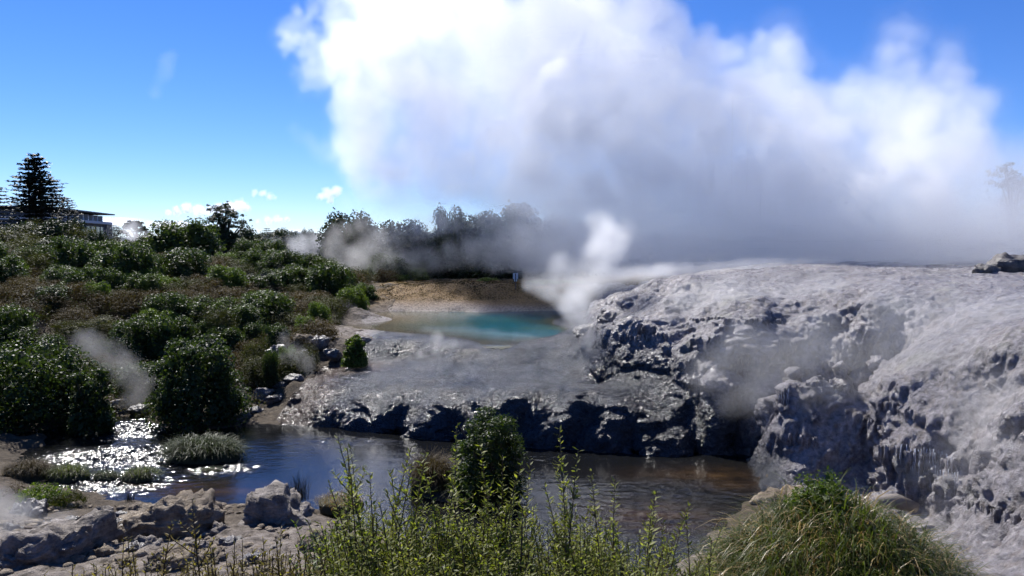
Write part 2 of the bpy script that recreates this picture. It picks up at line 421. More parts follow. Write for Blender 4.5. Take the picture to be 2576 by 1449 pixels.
# how bulbous: strong on the geyser terrace and at the lip of the lower terrace, faint on the treads and round the pool
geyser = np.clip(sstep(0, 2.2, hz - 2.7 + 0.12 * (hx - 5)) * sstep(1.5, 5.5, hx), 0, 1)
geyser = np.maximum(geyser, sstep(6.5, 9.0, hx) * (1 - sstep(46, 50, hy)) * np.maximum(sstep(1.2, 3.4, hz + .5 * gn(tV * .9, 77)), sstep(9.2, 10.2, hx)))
plateau = sstep(6.3, 6.8, hz)
steep = np.clip(1 - nr[:, 2], 0, 1)
poolside = sstep(43.5, 48, hy) * (1 - sstep(3.0, 6.0, hx))
flat = (1 - geyser) * (1 - sstep(0.05, 0.3, steep)) * (1 - poolside)
amp = (1 - .45 * sstep(8.5, 11.5, hx) * (1 - sstep(27, 31, hy))) * (0.22 + 0.78 * geyser) * (1 - 0.75 * flat) * (1 - 0.8 * poolside) * (1 - 0.55 * plateau)
bulb = lambda p, s: np.clip(1 - worley(p, s) ** 2 * 1.35, -0.2, 1)
warp = np.stack([gn(tV * 0.7, 3), gn(tV * 0.7, 4), gn(tV * 0.7, 5)], 1) * 0.5
wall = 0.15 + 0.85 * np.maximum(sstep(0.42, 0.8, steep), sstep(.12, .4, steep) * (1 - sstep(7.5, 9.5, hx)))
big = (bulb((tV + warp) * np.array((0.52, 0.52, 0.62)), 1) * 0.60 + bulb((tV + warp * 1.5) * np.array((0.95, 0.95, 0.7)), 71) * 0.22) * wall + fbm(tV * 0.35, 3, 8) * 0.5
tV = tV + nr * (amp * (big - 0.25))[:, None]
nr = vnormals(tV, tF); steep = np.clip(1 - nr[:, 2], 0, 1)
mid = (bulb((tV + warp * 0.5) * np.array((1.7, 1.7, 0.55)), 2) * 0.20 * sstep(.2, .6, steep) + bulb((tV + warp * 0.4) * np.array((1.1, 1.6, 1.6)), 72) * 0.05 + np.abs(fbm(tV * np.array((0.8, 1.1, 2.0)), 4, 91)) * -0.17 + .05)
drip_p = np.stack([tV[:, 0] * 2.6 + gn(tV * 1.2, 9) * .6, tV[:, 1] * 2.6, tV[:, 2] * 0.33], 1)
drip = (np.abs(gn(drip_p, 21)) * -0.62 + np.abs(gn(drip_p * 2.1, 22)) * -0.26 + 0.16) * sstep(0.35, 0.75, steep)
fine = (bulb(tV * 4.2, 6) * 0.034 + fbm(tV * 6.0, 2, 12) * 0.034) * (0.8 + 0.2 * (1 - flat))
lobes = bulb(tV * np.array((.62, .62, .8)), 14) * 0.30 * (1 - geyser) * sstep(0.12, 0.5, steep) * (1 - poolside)
steps = np.sin((tV[:, 2] + 0.05 * gn(tV * 0.8, 41)) * 2 * math.pi / 0.11) * 0.022 * flat
tV = tV + nr * (amp * mid + drip * (0.08 + 0.92 * geyser) + fine * (1 - .5 * poolside) + lobes)[:, None]
tV[:, 2] += steps
t_me = mesh_np('terrace', tV, tF)
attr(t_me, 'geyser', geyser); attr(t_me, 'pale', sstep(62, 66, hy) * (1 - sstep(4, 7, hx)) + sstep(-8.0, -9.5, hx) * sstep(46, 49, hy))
attr(t_me, 'heathy', sstep(67, 71, hy) * (1 - sstep(6, 9, hx)))
attr(t_me, 'mud', np.clip((1 - sstep(-9.6, -7.6, hx)) * (1 - sstep(44, 47, hy)) + sstep(40, 41.5, hy) * (1 - sstep(43, 45, hy)) * (1 - sstep(-8.0, -5.5, hx)), 0, 1))

m, n, l = mat_new('wet_sinter')
geo = n.new('ShaderNodeNewGeometry'); pos = geo.outputs['Position']
mp = N(n, 'ShaderNodeMapping'); l.new(pos, mp.inputs[0]); mp.inputs['Scale'].default_value = (1.6, 1.6, 0.28)
str_ = noise(n, l, mp.outputs[0], 2.2, 6, 0.6)
nz1 = noise(n, l, pos, 0.45, 6, 0.6); nz2 = noise(n, l, pos, 5.0, 7, 0.62); nz3 = noise(n, l, pos, 30, 5, 0.65)
A = lambda nm: N(n, 'ShaderNodeAttribute', attribute_name=nm).outputs['Fac']
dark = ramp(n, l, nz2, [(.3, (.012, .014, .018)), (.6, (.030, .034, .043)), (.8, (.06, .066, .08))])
grey = ramp(n, l, nz2, [(.28, (.10, .093, .097)), (.5, (.25, .232, .24)), (.75, (.44, .415, .425))])
stain = ramp(n, l, str_, [(.50, (0, 0, 0)), (.66, (1, 1, 1))])
grey = mix(n, l, 1.0, grey, ramp(n, l, noise(n, l, pos, .8, 5, .65, .6), [(.34, (.42, .42, .45)), (.46, (.9, .9, .9)), (.7, (1.08, 1.06, 1.05))]), 'MULTIPLY')  # random dark patches paint the shade of the crust into the grey
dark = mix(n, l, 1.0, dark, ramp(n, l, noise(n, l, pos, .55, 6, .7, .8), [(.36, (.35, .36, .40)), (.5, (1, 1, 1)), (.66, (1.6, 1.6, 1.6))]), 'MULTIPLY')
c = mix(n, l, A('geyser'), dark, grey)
c = mix(n, l, mth(n, l, 'MULTIPLY', mth(n, l, 'MULTIPLY', stain, A('geyser')), 0.40), c, (.16, .115, .075))
yel = ramp(n, l, nz1, [(.58, (0, 0, 0)), (.70, (1, 1, 1))])
c = mix(n, l, mth(n, l, 'MULTIPLY', mth(n, l, 'MULTIPLY', yel, A('geyser')), 0.30), c, (.30, .30, .20))
pale = ramp(n, l, nz2, [(.3, (.12, .10, .085)), (.5, (.34, .30, .27)), (.75, (.50, .46, .43))])
c = mix(n, l, mth(n, l, 'MULTIPLY', A('pale'), 0.9, True), c, pale)
hth = ramp(n, l, nz2, [(0.3, (.06, .034, .010)), (0.5, (.20, .11, .028)), (0.72, (.28, .17, .05))])
c = mix(n, l, A('heathy'), c, hth)
c = mix(n, l, mth(n, l, 'MULTIPLY', A('mud'), 0.75), c, ramp(n, l, nz2, [(.3, (.05, .03, .018)), (.7, (.15, .10, .065))]))
b = N(n, 'ShaderNodeBsdfPrincipled'); l.new(c, b.inputs['Base Color'])
rg = mix(n, l, A('geyser'), ramp(n, l, nz1, [(.3, (.12, .12, .12)), (.7, (.26, .26, .26))]), ramp(n, l, nz1, [(.3, (.20, .20, .20)), (.7, (.38, .38, .38))]))
dry = mth(n, l, 'ADD', A('pale'), A('heathy'), True)
l.new(mix(n, l, dry, rg, (.8, .8, .8)), b.inputs['Roughness'])
b.inputs['IOR'].default_value = 1.45
l.new(bump(n, l, nz3, 1.0, 0.05, bump(n, l, mth(n, l, 'MULTIPLY', noise(n, l, pos, 6.5, 3, .55), mth(n, l, 'SUBTRACT', 1.0, mth(n, l, 'MULTIPLY', A('geyser'), .8))), 1.0, 0.20, bump(n, l, nz2, 0.9, 0.12))), b.inputs['Normal'])
M_SINTER = finish(m, n, l, b)
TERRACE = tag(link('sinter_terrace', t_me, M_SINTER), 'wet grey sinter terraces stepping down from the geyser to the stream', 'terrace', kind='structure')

# ---- flowstone fringes and strands of falling water where the terrace lips overhang
bpy.context.view_layer.update()
def on_terrace(u, v):
    ok_, loc_, nr_, ix_ = TERRACE.ray_cast(Vector((0, 0, CAMZ)), Vector(ray(u, v)).normalized())
    return loc_ if ok_ else None
def fringe(name, lips, n_, lens, rad, mat, seed, label, cat, out=.03):
    r = random.Random(seed); mb = MB()
    for (u0, v0, u1, v1), k in zip(lips, n_):
        for i in range(k):
            t = (i + r.uniform(-.4, .4)) / k; p = on_terrace(u0 + (u1 - u0) * t, v0 + (v1 - v0) * t + r.uniform(-6, 6))
            if p is None: continue
            p = Vector(p); tow = Vector((-p.x, -p.y, 0)).normalized(); ln = r.uniform(*lens) * r.uniform(.5, 1.0); rr = r.uniform(*rad); pts_ = []; rd = []
            for j in range(7):
                s_ = j / 6; pts_.append(p + tow * (out + .05 * math.sin(s_ * 2.5)) + Vector((r.uniform(-.02, .02), 0, .08 - ln * s_))); rd.append(rr * (1.15 - s_) * r.uniform(.7, 1.25) + rr * .08)
            mb.tube(pts_, rd, 6)
    o_ = mb.build(name, mat, None, True); attr(o_.data, 'geyser', np.ones(len(mb.v)))
    return tag(o_, label, cat, kind='stuff')
fringe('flowstone_fringe', [(1735, 800, 1970, 812), (1560, 850, 1700, 840), (1960, 985, 2060, 960), (2060, 955, 2150, 985), (2215, 1125, 2420, 1165), (2420, 1260, 2570, 1300), (2210, 1010, 2300, 1035), (1850, 905, 1910, 900), (1990, 1090, 2060, 1110), (2180, 1050, 2230, 1090)],
       (34, 12, 12, 12, 34, 18, 12, 8, 10, 8), (.45, 1.5), (.035, .085), M_SINTER, 5, 'knobbly dripstone fringes hanging from the lips of the geyser terrace', 'dripstone')
M_FALL = simple_mat('falling_water', (.55, .56, .60), .15, .1, 20, .8)
fringe('falling_water', [(2250, 1120, 2400, 1150), (2300, 1165, 2420, 1200), (1955, 1000, 1990, 985)], (22, 14, 6), (.5, 1.2), (.006, .014), M_FALL, 6, 'thin glittering strands of hot water falling over the terrace lip', 'water', .10)

# ------------------------------------------------------------------ water
def rapid(x, y):
    c1 = P(330, 1150, 0); c2 = P(280, 1215, 0); c3 = P(350, 1080, 0); c4 = P(560, 1180, 0)
    r = np.zeros_like(x)
    for c, rx, ry in ((c1, 4.2, 2.1), (c2, 2.3, 1.7), (c3, 2.4, 2.4), (c4, 1.5, .9)):
        r = np.maximum(r, np.exp(-(((x - c[0]) / rx) ** 2 + ((y - c[1]) / ry) ** 2) * 1.3))
    for q, rx, ry in ((P(1850, 1160, 0), 3.5, 1.1), (P(1500, 1145, 0), 3.5, .9), (P(1750, 1230, 0), 3.0, 1.5), (P(900, 1110, 0), 3.0, .8), (P(1600, 1300, 0), 2.5, 1.6)):
        r = np.maximum(r, 0.38 * np.exp(-(((x - q[0]) / rx) ** 2 + ((y - q[1]) / ry) ** 2)))
    return r
def stream_z(x, y):
    p = np.stack([x.ravel(), y.ravel(), np.zeros(x.size)], 1); r = rapid(x, y)
    calm = gn(p * np.array((1.1, 1.9, 1)), 50).reshape(x.shape) * 0.006
    w = (fbm(p * np.array((2.1, 3.8, 1)), 3, 51)).reshape(x.shape) * 0.13 + np.abs(gn(p * np.array((4.5, 7.0, 1)), 53)).reshape(x.shape) * 0.12 + gn(p * np.array((9, 13, 1)), 54).reshape(x.shape) * 0.035
    return calm + w * r
s_me, sV = gridmesh('stream', np.arange(-27, 12, 0.07), np.arange(14, 39, 0.07), stream_z)
attr(s_me, 'rapid', rapid(sV[:, 0], sV[:, 1]))
bq = [(P(520, 1235, 0), 2.8, 1.0), (P(430, 1225, 0), 1.6, .8), (P(1890, 1215, 0), 1.8, 1.0), (P(1770, 1195, 0), 2.6, 1.0), (P(1640, 1300, 0), 2.0, 1.4)]
bed = np.zeros(len(sV))
for q, rx, ry in bq: bed = np.maximum(bed, np.exp(-(((sV[:, 0] - q[0]) / rx) ** 2 + ((sV[:, 1] - q[1]) / ry) ** 2)))
attr(s_me, 'shallow', bed)
m, n, l = mat_new('stream_water')
geo = n.new('ShaderNodeNewGeometry'); pos = geo.outputs['Position']
A = lambda nm: N(n, 'ShaderNodeAttribute', attribute_name=nm).outputs['Fac']
mp = N(n, 'ShaderNodeMapping'); l.new(pos, mp.inputs[0]); mp.inputs['Scale'].default_value = (1.0, 1.9, 1.0)
f1 = noise(n, l, mp.outputs[0], 3.2, 3, 0.5); f2 = noise(n, l, mp.outputs[0], 13, 3, 0.6)
bedn = noise(n, l, mp.outputs[0], 0.9, 6, 0.65)
bedc = ramp(n, l, bedn, [(.35, (.012, .008, .005)), (.55, (.06, .034, .014)), (.7, (.10, .06, .028))])
c = mix(n, l, mth(n, l, 'MULTIPLY', A('shallow'), 0.55), (.007, .0075, .008), bedc)
b = N(n, 'ShaderNodeBsdfPrincipled', Roughness=0.04, IOR=1.33); l.new(c, b.inputs['Base Color'])
l.new(mth(n, l, 'ADD', mth(n, l, 'MULTIPLY', A('rapid'), 0.10), 0.05), b.inputs['Roughness'])
hsum = mth(n, l, 'ADD', mth(n, l, 'MULTIPLY', f1, 0.5), mth(n, l, 'MULTIPLY', f2, 0.35))
bp = n.new('ShaderNodeBump'); bp.inputs['Distance'].default_value = 0.10; l.new(hsum, bp.inputs['Height'])
l.new(mth(n, l, 'ADD', mth(n, l, 'MULTIPLY', A('rapid'), 0.55), 0.10), bp.inputs['Strength'])
l.new(bp.outputs[0], b.inputs['Normal'])
M_STREAM = finish(m, n, l, b)
tag(link('stream', s_me, M_STREAM), 'dark shallow stream running below the terrace with sunlit rapids', 'stream', kind='structure')

def pool_z(x, y):
    p = np.stack([x.ravel(), y.ravel(), np.zeros(x.size)], 1)
    return 2.6 + gn(p * np.array((1.5, 2.5, 1)), 60).reshape(x.shape) * 0.004
pl_me, pV = gridmesh('pool', np.arange(-13, 7, 0.3), np.arange(44.5, 72, 0.3), pool_z)
_rim = [P(u_, v_, 2.6) for u_, v_ in ((780, 858), (880, 858), (1000, 855), (1090, 860), (1140, 871), (1250, 875), (1350, 874), (1420, 877), (1520, 877))]
_ry = np.interp(pV[:, 0], [q_[0] for q_ in _rim], [q_[1] for q_ in _rim])
_keepv = pV[:, 1] > _ry + 0.15
_k = 1 - sstep(.15, .9, pV[:, 1] - _ry); pV[:, 2] = pV[:, 2] * (1 - _k) + (pV[:, 2] - .12) * _k          # the sheet dips into the rim it laps against
_L = np.empty(len(pl_me.loops), dtype=np.int32); pl_me.loops.foreach_get('vertex_index', _L); _F = _L.reshape(-1, 4)
pl_me = mesh_np('pool', pV, _F[_keepv[_F].all(1)])
ctr_depth = np.clip((2.62 - terrain(pV[:, 0], pV[:, 1])) / 0.5, 0, 1)
attr(pl_me, 'deep', ctr_depth)
m, n, l = mat_new('pool_water')
geo = n.new('ShaderNodeNewGeometry'); pos = geo.outputs['Position']
mp = N(n, 'ShaderNodeMapping'); l.new(pos, mp.inputs[0]); mp.inputs['Scale'].default_value = (0.35, 1.5, 1.0)
pn = noise(n, l, mp.outputs[0], 0.35, 5, 0.6); sp = n.new('ShaderNodeSeparateXYZ'); l.new(pos, sp.inputs[0])
xr = n.new('ShaderNodeMapRange'); l.new(sp.outputs[0], xr.inputs[0]); xr.inputs[1].default_value = -11; xr.inputs[2].default_value = -2
brown = ramp(n, l, pn, [(.35, (.04, .035, .02)), (.6, (.10, .08, .04))])
teal = ramp(n, l, pn, [(.32, (.003, .055, .065)), (.5, (.004, .10, .14)), (.66, (.06, .10, .055))])
c = mix(n, l, mth(n, l, 'MULTIPLY', xr.outputs[0], A('deep') if False else N(n, 'ShaderNodeAttribute', attribute_name='deep').outputs['Fac'], True), brown, teal)
b = N(n, 'ShaderNodeBsdfPrincipled', Roughness=0.07, IOR=1.25); l.new(c, b.inputs['Base Color'])
rp = noise(n, l, pos, 9, 2, 0.5); l.new(bump(n, l, rp, 0.10, 0.05), b.inputs['Normal'])
M_POOL = finish(m, n, l, b)
tag(link('pool', pl_me, M_POOL), 'turquoise hot pool behind the low terrace', 'pool', kind='structure')
# ------------------------------------------------------------------ plants
def leaf_mat(name, dark, light, rough=0.38, transl=0.28, spec=0.4, tcol=None):
    m, n, l = mat_new(name)
    g = n.new('ShaderNodeNewGeometry'); oi = n.new('ShaderNodeObjectInfo')
    v = mth(n, l, 'ADD', mth(n, l, 'MULTIPLY', g.outputs['Random Per Island'], 0.75), mth(n, l, 'MULTIPLY', oi.outputs['Random'], 0.25))
    c = ramp(n, l, v, [(0.0, dark), (0.55, [(a + b) / 2 for a, b in zip(dark, light)]), (0.9, light), (1.0, [min(1, x * 1.5) for x in light])])
    b = N(n, 'ShaderNodeBsdfPrincipled', Roughness=rough); b.inputs['Specular IOR Level'].default_value = spec; l.new(c, b.inputs['Base Color'])
    t = n.new('ShaderNodeBsdfTranslucent')
    l.new(mix(n, l, 1.0, c, tcol or (1.5, 1.7, 0.7), 'MULTIPLY'), t.inputs['Color'])
    mx = n.new('ShaderNodeMixShader'); mx.inputs[0].default_value = transl; l.new(b.outputs[0], mx.inputs[1]); l.new(t.outputs[0], mx.inputs[2])
    o = n.new('ShaderNodeOutputMaterial'); l.new(mx.outputs[0], o.inputs['Surface']); return m
M_BROAD = leaf_mat('leaf_broad', (.016, .029, .008), (.062, .085, .018), 0.50, 0.36, .30)
M_BRIGHT = leaf_mat('leaf_bright', (.035, .062, .010), (.115, .150, .024), 0.50, 0.40, .28)
M_FINE = leaf_mat('leaf_heath_green', (.028, .031, .010), (.080, .077, .024), 0.6, 0.28, 0.22)
M_BROWN = leaf_mat('leaf_heath_brown', (.032, .021, .009), (.095, .064, .025), 0.65, 0.25, 0.2)
M_FOREST = leaf_mat('leaf_forest', (.010, .018, .007), (.034, .048, .016), 0.5, 0.22, .3)
M_CONIF = leaf_mat('needle_dark', (.008, .016, .012), (.022, .036, .022), 0.55, 0.08, 0.3)
M_SPRIG = leaf_mat('leaf_sprig', (.085, .105, .015), (.28, .275, .055), 0.5, 0.48, .22)
M_SPRIG_OLIVE = leaf_mat('leaf_sprig_olive', (.10, .080, .020), (.27, .20, .06), 0.5, 0.42, .22)
M_SEDGE = leaf_mat('sedge_blade', (.028, .044, .008), (.10, .115, .022), 0.46, 0.40, .22)
M_STRAW = leaf_mat('sedge_straw', (.14, .095, .03), (.36, .27, .11), 0.4, 0.3, 0.5, (1.2, 1.1, 0.8))
M_WEED = leaf_mat('water_weed', (.016, .028, .008), (.060, .078, .020), 0.5, 0.25, .2)
M_TWIG = simple_mat('grey_twig', (.16, .14, .135), 0.8, 0.3, 8)
M_BARK = simple_mat('bark', (.075, .055, .042), 0.85, 0.4, 5, bmp=0.6)
M_STEM = simple_mat('young_stem', (.065, .040, .022), 0.6, 0.3, 12)
M_WOOD = simple_mat('grey_driftwood', (.19, .165, .145), 0.75, 0.4, 6, bmp=0.7)

def unit(a): return a / np.maximum(np.linalg.norm(a, axis=-1, keepdims=True), 1e-9)
def leaf_quads(C, Nn, L, W, r, fold=0.25):
    """kite leaves at C, facing Nn"""
    n_ = len(C); t = r.normal(size=(n_, 3)); t = unit(np.cross(Nn, t)); s = np.cross(Nn, t)
    L = np.broadcast_to(np.asarray(L, dtype=float), (n_,))[:, None]; W = np.broadcast_to(np.asarray(W, dtype=float), (n_,))[:, None]
    V = np.stack([C - t * L * .5, C + s * W * .5 + t * L * .08 - Nn * W * fold * .3, C + t * L * .5 - Nn * L * .10, C - s * W * .5 + t * L * .08 - Nn * W * fold * .3], 1)
    return V.reshape(-1, 3), np.arange(n_ * 4).reshape(-1, 4)
def crown(name, clumps, n_leaf, L, W, seed, mat, up=0.35, inner=0.06, shell=0.55):
    """foliage as leaf-sized faces gathered in clumps; clumps = (x,y,z,rx,rz)"""
    r = np.random.default_rng(seed); cl = np.array(clumps, dtype=float)
    wts = cl[:, 3] ** 2; k = r.choice(len(cl), n_leaf, p=wts / wts.sum())
    d = unit(r.normal(size=(n_leaf, 3))); d[:, 2] = np.where((d[:, 2] < -0.35) & (cl[k, 2] > cl[:, 2].max() * .3), -d[:, 2], d[:, 2])
    rad = 1 - shell * r.random(n_leaf) ** 2.2
    rad *= 1 + 0.16 * r.normal(size=n_leaf) * (r.random(n_leaf) < .25)
    C = cl[k, :3] + d * rad[:, None] * np.stack([cl[k, 3], cl[k, 3], cl[k, 4]], 1)
    Nn = unit(d * 0.7 + np.array((0, 0, up)) + r.normal(size=(n_leaf, 3)) * 0.62)
    s = r.uniform(0.65, 1.25, n_leaf)
    V, F = leaf_quads(C, Nn, L * s, W * s, r)
    ni = int(n_leaf * inner)
    if ni:
        k = r.choice(len(cl), ni, p=wts / wts.sum()); d = unit(r.normal(size=(ni, 3)))
        C2 = cl[k, :3] + d * (r.random(ni) ** .5 * .62)[:, None] * np.stack([cl[k, 3], cl[k, 3], cl[k, 4]], 1)
        V2, F2 = leaf_quads(C2, unit(d + r.normal(size=(ni, 3)) * .4), L * 3.2, W * 3.6, r)
        F = np.vstack([F, F2 + len(V)]); V = np.vstack([V, V2])
    V[:, 2] = np.maximum(V[:, 2], 0.02)
    me = mesh_np(name, V, F, False); me.materials.append(mat); return me
def dome_clumps(r, n, w=1.0, h=1.0, rmin=.26, rmax=.45, skirt=True):
    """clump centres filling a dome of half-width w and height h"""
    out = [(0, 0, h * .42, w * .62, h * .42)]
    if skirt:
        for i in range(9):
            a = i * .698 + r.uniform(-.25, .25); rr = w * r.uniform(.24, .34); q = w * r.uniform(.55, .70); out.append((math.cos(a) * q, math.sin(a) * q, h * r.uniform(.10, .24), rr, h * .24))
    for i in range(n):
        a = i * 2.39996 + r.uniform(-.4, .4); t = (i + .5) / n; zc = h * (0.12 + 0.72 * t); ring = w * math.sqrt(max(0.02, 1 - (zc / h * .95) ** 2)) * r.uniform(.50, .74)
        rr = w * r.uniform(rmin, rmax); out.append((math.cos(a) * ring, math.sin(a) * ring, max(zc, rr * .6 if skirt else zc), rr, rr * r.uniform(.7, .95)))
    return out
def wood_mesh(seed, h, w, r0=.06, nl=6, base_fork=True):
    r = random.Random(seed); mb = MB()
    for i in range(nl):
        a = i * 2.4 + r.uniform(-.4, .4); x, y = math.cos(a) * w * r.uniform(.35, .75), math.sin(a) * w * r.uniform(.35, .75); zt = h * r.uniform(.5, .85)
        f = .18 if base_fork else .42
        mb.tube([(0, 0, -.15), (x * .08, y * .08, h * f), (x * .5, y * .5, zt * .65), (x, y, zt)], [r0, r0 * .8, r0 * .45, r0 * .12], 5)
    me = bpy.data.meshes.new('wood'); me.from_pydata(mb.v, [], mb.f); me.update(); me.materials.append(M_BARK); return me

rr_ = np.random.default_rng(3)
# kinds of shrub: unit half-width 1, height about 1.25; several foliage variants each
KIND = {}
def kind(nm, mats, variants, n_leaf, L, W, clumps, h=1.25, **kw):
    KIND[nm] = []
    for i in range(variants):
        cl = dome_clumps(rr_, clumps + i, 1.0, h)
        KIND[nm].append((crown(nm + '_foliage', cl, n_leaf, L, W, 100 + i * 7 + len(nm), mats[i % len(mats)], **kw), wood_mesh(i + 5, h, 1.0, .05)))
kind('broad', [M_BROAD], 4, 8000, .068, .046, 15)
kind('bright', [M_BRIGHT], 2, 6500, .075, .048, 13)
kind('fine', [M_FINE], 3, 7500, .055, .022, 15, shell=.7)
kind('brown', [M_BROWN], 3, 7500, .055, .020, 14, shell=.7)
kind('forest', [M_FOREST], 3, 7500, .070, .050, 17, h=1.5)
def twiggy(seed):
    r = random.Random(seed); mb = MB()
    for i in range(150):
        a = r.uniform(0, 6.28); e = r.uniform(.15, 1.4); ln = r.uniform(.6, 1.15); d = Vector((math.cos(a) * math.cos(e), math.sin(a) * math.cos(e), math.sin(e)))
        p = Vector((r.uniform(-.3, .3), r.uniform(-.3, .3), 0)); q = p + d * ln * .5 + Vector((0, 0, .08)); s = p + d * ln + Vector((r.uniform(-.1, .1), r.uniform(-.1, .1), .1))
        mb.tube([p, q, s], [.012, .008, .003], 3)
        for k in range(3):
            t = r.uniform(.4, .95); b0 = q.lerp(s, t); mb.tube([b0, b0 + Vector((r.uniform(-.2, .2), r.uniform(-.2, .2), r.uniform(.02, .22)))], [.005, .002], 3)
    me = bpy.data.meshes.new('bare_twigs'); me.from_pydata(mb.v, [], mb.f); me.update(); me.materials.append(M_TWIG); return me
KIND['bare'] = [(twiggy(s), None) for s in (1, 2)]

def plant(name, kd, var, x, y, z, w, h, rz, label, cat, group=None):
    """w half-width, h height in metres"""
    fol, wood = KIND[kd][var % len(KIND[kd])]
    hu = 1.5 if kd == 'forest' else (1.1 if kd == 'bare' else 1.25)
    e = empty(name, (x, y, z), rz, (w * random.uniform(.85, 1.3), w * random.uniform(.85, 1.15), h / hu)); tag(e, label, cat, group)
    if kd == 'bare': link('branches', fol, None, e)['kind'] = 'stuff'
    else: link('foliage', fol, None, e); link('stem', wood, None, e)
    return e
def plant_px(name, kd, var, u, vtop, Y, wpx, label, cat, group=None, zb=None, rz=None):
    top = PY(u, vtop, Y); z = (T1(top[0], Y) if zb is None else zb) - 0.1
    return plant(name, kd, var, top[0], Y, z, wpx / 2 / FPX * Y, max(.4, top[2] - z), random.uniform(0, 6) if rz is None else rz, label, cat, group)

# ---- the scrub-covered slope
S_LABEL = {
    'broad': ('glossy_shrub', 'dark glossy broadleaf shrub on the scrubby slope beyond the stream', 'glossy shrubs on the slope'),
    'bright': ('leafy_shrub', 'bright green broadleaf shrub on the scrubby slope beyond the stream', 'bright green shrubs on the slope'),
    'fine': ('heath_shrub', 'olive green fine-leaved heath shrub on the scrubby slope', 'olive heath shrubs on the slope'),
    'brown': ('heath_shrub', 'brown fine-leaved heath shrub on the scrubby slope', 'brown heath shrubs on the slope'),
    'bare': ('bare_shrub', 'leafless grey twiggy shrub among the slope scrub', 'bare grey shrubs on the slope')}
spots = []; pts = []
pr_ = np.random.default_rng(21)
def blocked(x, y):
    u = 1288 + x / y * FPX
    left = np.interp(y, [36, 41, 44, 48, 60, 72, 78, 84], [-13.0, -11.6, -10.8, -11.4, -12.6, -13.2, -12.5, -9])
    return x > left or u < -140 or (y < 41 and x > -22) or (y < 45 and x > -14 and x < -11.8 and y < 40)
tries = 0
while tries < 16000 and len(spots) < 400:
    tries += 1
    y = 38 + 72 * pr_.random() ** 1.25; x = pr_.uniform(-62, -9)
    if blocked(x, y): continue
    sp_ = .92 + .018 * (y - 38)
    if any((x - a) ** 2 + (y - b) ** 2 < (sp_ + c) ** 2 for a, b, c in pts): continue
    sel = gn(np.array([[x * .11, y * .09, 0]]), 71)[0] + pr_.normal() * .16
    kd = 'brown' if sel < -.10 else 'fine' if sel < .08 else 'broad' if sel < .36 else 'bright'
    if pr_.random() < .06: kd = 'bare'
    size = {'broad': (.9, 1.9), 'bright': (.7, 1.3), 'fine': (.8, 1.6), 'brown': (.8, 1.6), 'bare': (.8, 1.2)}[kd]
    w = pr_.uniform(*size) * (1 + .006 * (y - 40)); pts.append((x, y, w * .42)); spots.append((x, y, kd, w))
zs = terrain(np.array([s[0] for s in spots]), np.array([s[1] for s in spots]))
for (x, y, kd, w), z in zip(spots, zs):
    nm, lab, grp = S_LABEL[kd]
    zone = ('at the foot of the slope behind the big bushes' if y < 46 else 'on the edge of the slope beside the pool' if x > -19 and y < 78 else 'on the slope in front of the picket fence' if x > -30 and y >= 62
            else 'high on the slope below the conifers' if x < -36 and y > 58 else 'halfway up the scrubby slope')
    size_ = 'small' if w < 1.25 else 'big' if w > 1.75 else 'middling'
    look = {'broad': 'dark glossy broadleaf shrub', 'bright': 'bright green broadleaf shrub', 'fine': 'olive fine-leaved heath shrub', 'brown': 'brown fine-leaved heath shrub', 'bare': 'leafless grey twiggy shrub'}[kd]
    lab = size_ + ' ' + look + ' ' + zone; grp = lab
    hh = w * pr_.uniform(.85, 1.35) * (1.15 if kd in ('broad', 'bright') else .8)
    plant(nm, kd, pr_.integers(0, 4), x, y, z - .12, w, hh, pr_.uniform(0, 6.28), lab, 'shrub', grp)

# ---- scrub on the stream bank upstream of the wide dark bush
bk = np.random.default_rng(33); bpts = []
while len(bpts) < 34:
    x, y = bk.uniform(-46, -23.5), bk.uniform(19, 38)
    if any((x - a) ** 2 + (y - b) ** 2 < 6.0 for a, b in bpts): continue
    bpts.append((x, y))
for (x, y), z in zip(bpts, terrain(np.array([p[0] for p in bpts]), np.array([p[1] for p in bpts]))):
    if z < .15: continue
    kd = ('broad', 'fine', 'brown', 'bright')[bk.integers(0, 4)]; w = bk.uniform(1.0, 1.8)
    plant(S_LABEL[kd][0], kd, bk.integers(0, 4), x, y, z - .1, w, w * bk.uniform(.9, 1.3), bk.uniform(0, 6), {'broad': 'dark glossy', 'bright': 'bright green', 'fine': 'olive heath', 'brown': 'brown heath'}[kd] + ' shrub on the bank upstream of the wide dark bush', 'shrub', 'upstream ' + kd + ' shrubs')

# ---- particular bushes
def hero(name, u, vtop, Y, wpx, zb, n_leaf, L, W, seed, mat, label, clumps=22, cat='bush', wood=True, hscale=1.0):
    top = PY(u, vtop, Y); w = wpx / 2 / FPX * Y; h = top[2] - zb
    r = np.random.default_rng(seed); cl = dome_clumps(r, clumps, w, h * .96, .22, .36)
    e = empty(name, (top[0], Y, zb)); tag(e, label, cat)
    link('foliage', crown('foliage', cl, n_leaf, L, W, seed, mat), None, e)
    if wood: link('stem', wood_mesh(seed, h, w, .09, 7), None, e)
    return e
hero('round_bush', 497, 826, 36.6, 262, -.05, 15000, .135, .095, 61, M_BROAD, 'tall rounded glossy green bush standing at the water edge by the steam vent', 26)
hero('spreading_bush', 60, 845, 36.4, 400, 0.0, 17000, .135, .095, 62, M_BROAD, 'wide dark bush overhanging the stream bank above the rapids', 26)
hero('overhanging_bush', 225, 905, 35.2, 130, 0.0, 5200, .135, .09, 63, M_BROAD, 'smaller sparkling-leaved bush leaning over the rapids beside the wide dark bush', 14)
hero('rim_bush', 893, 834, 42.6, 74, 1.8, 4200, .11, .08, 64, M_BRIGHT, 'bright green bush growing below the rim of the turquoise pool', 12)
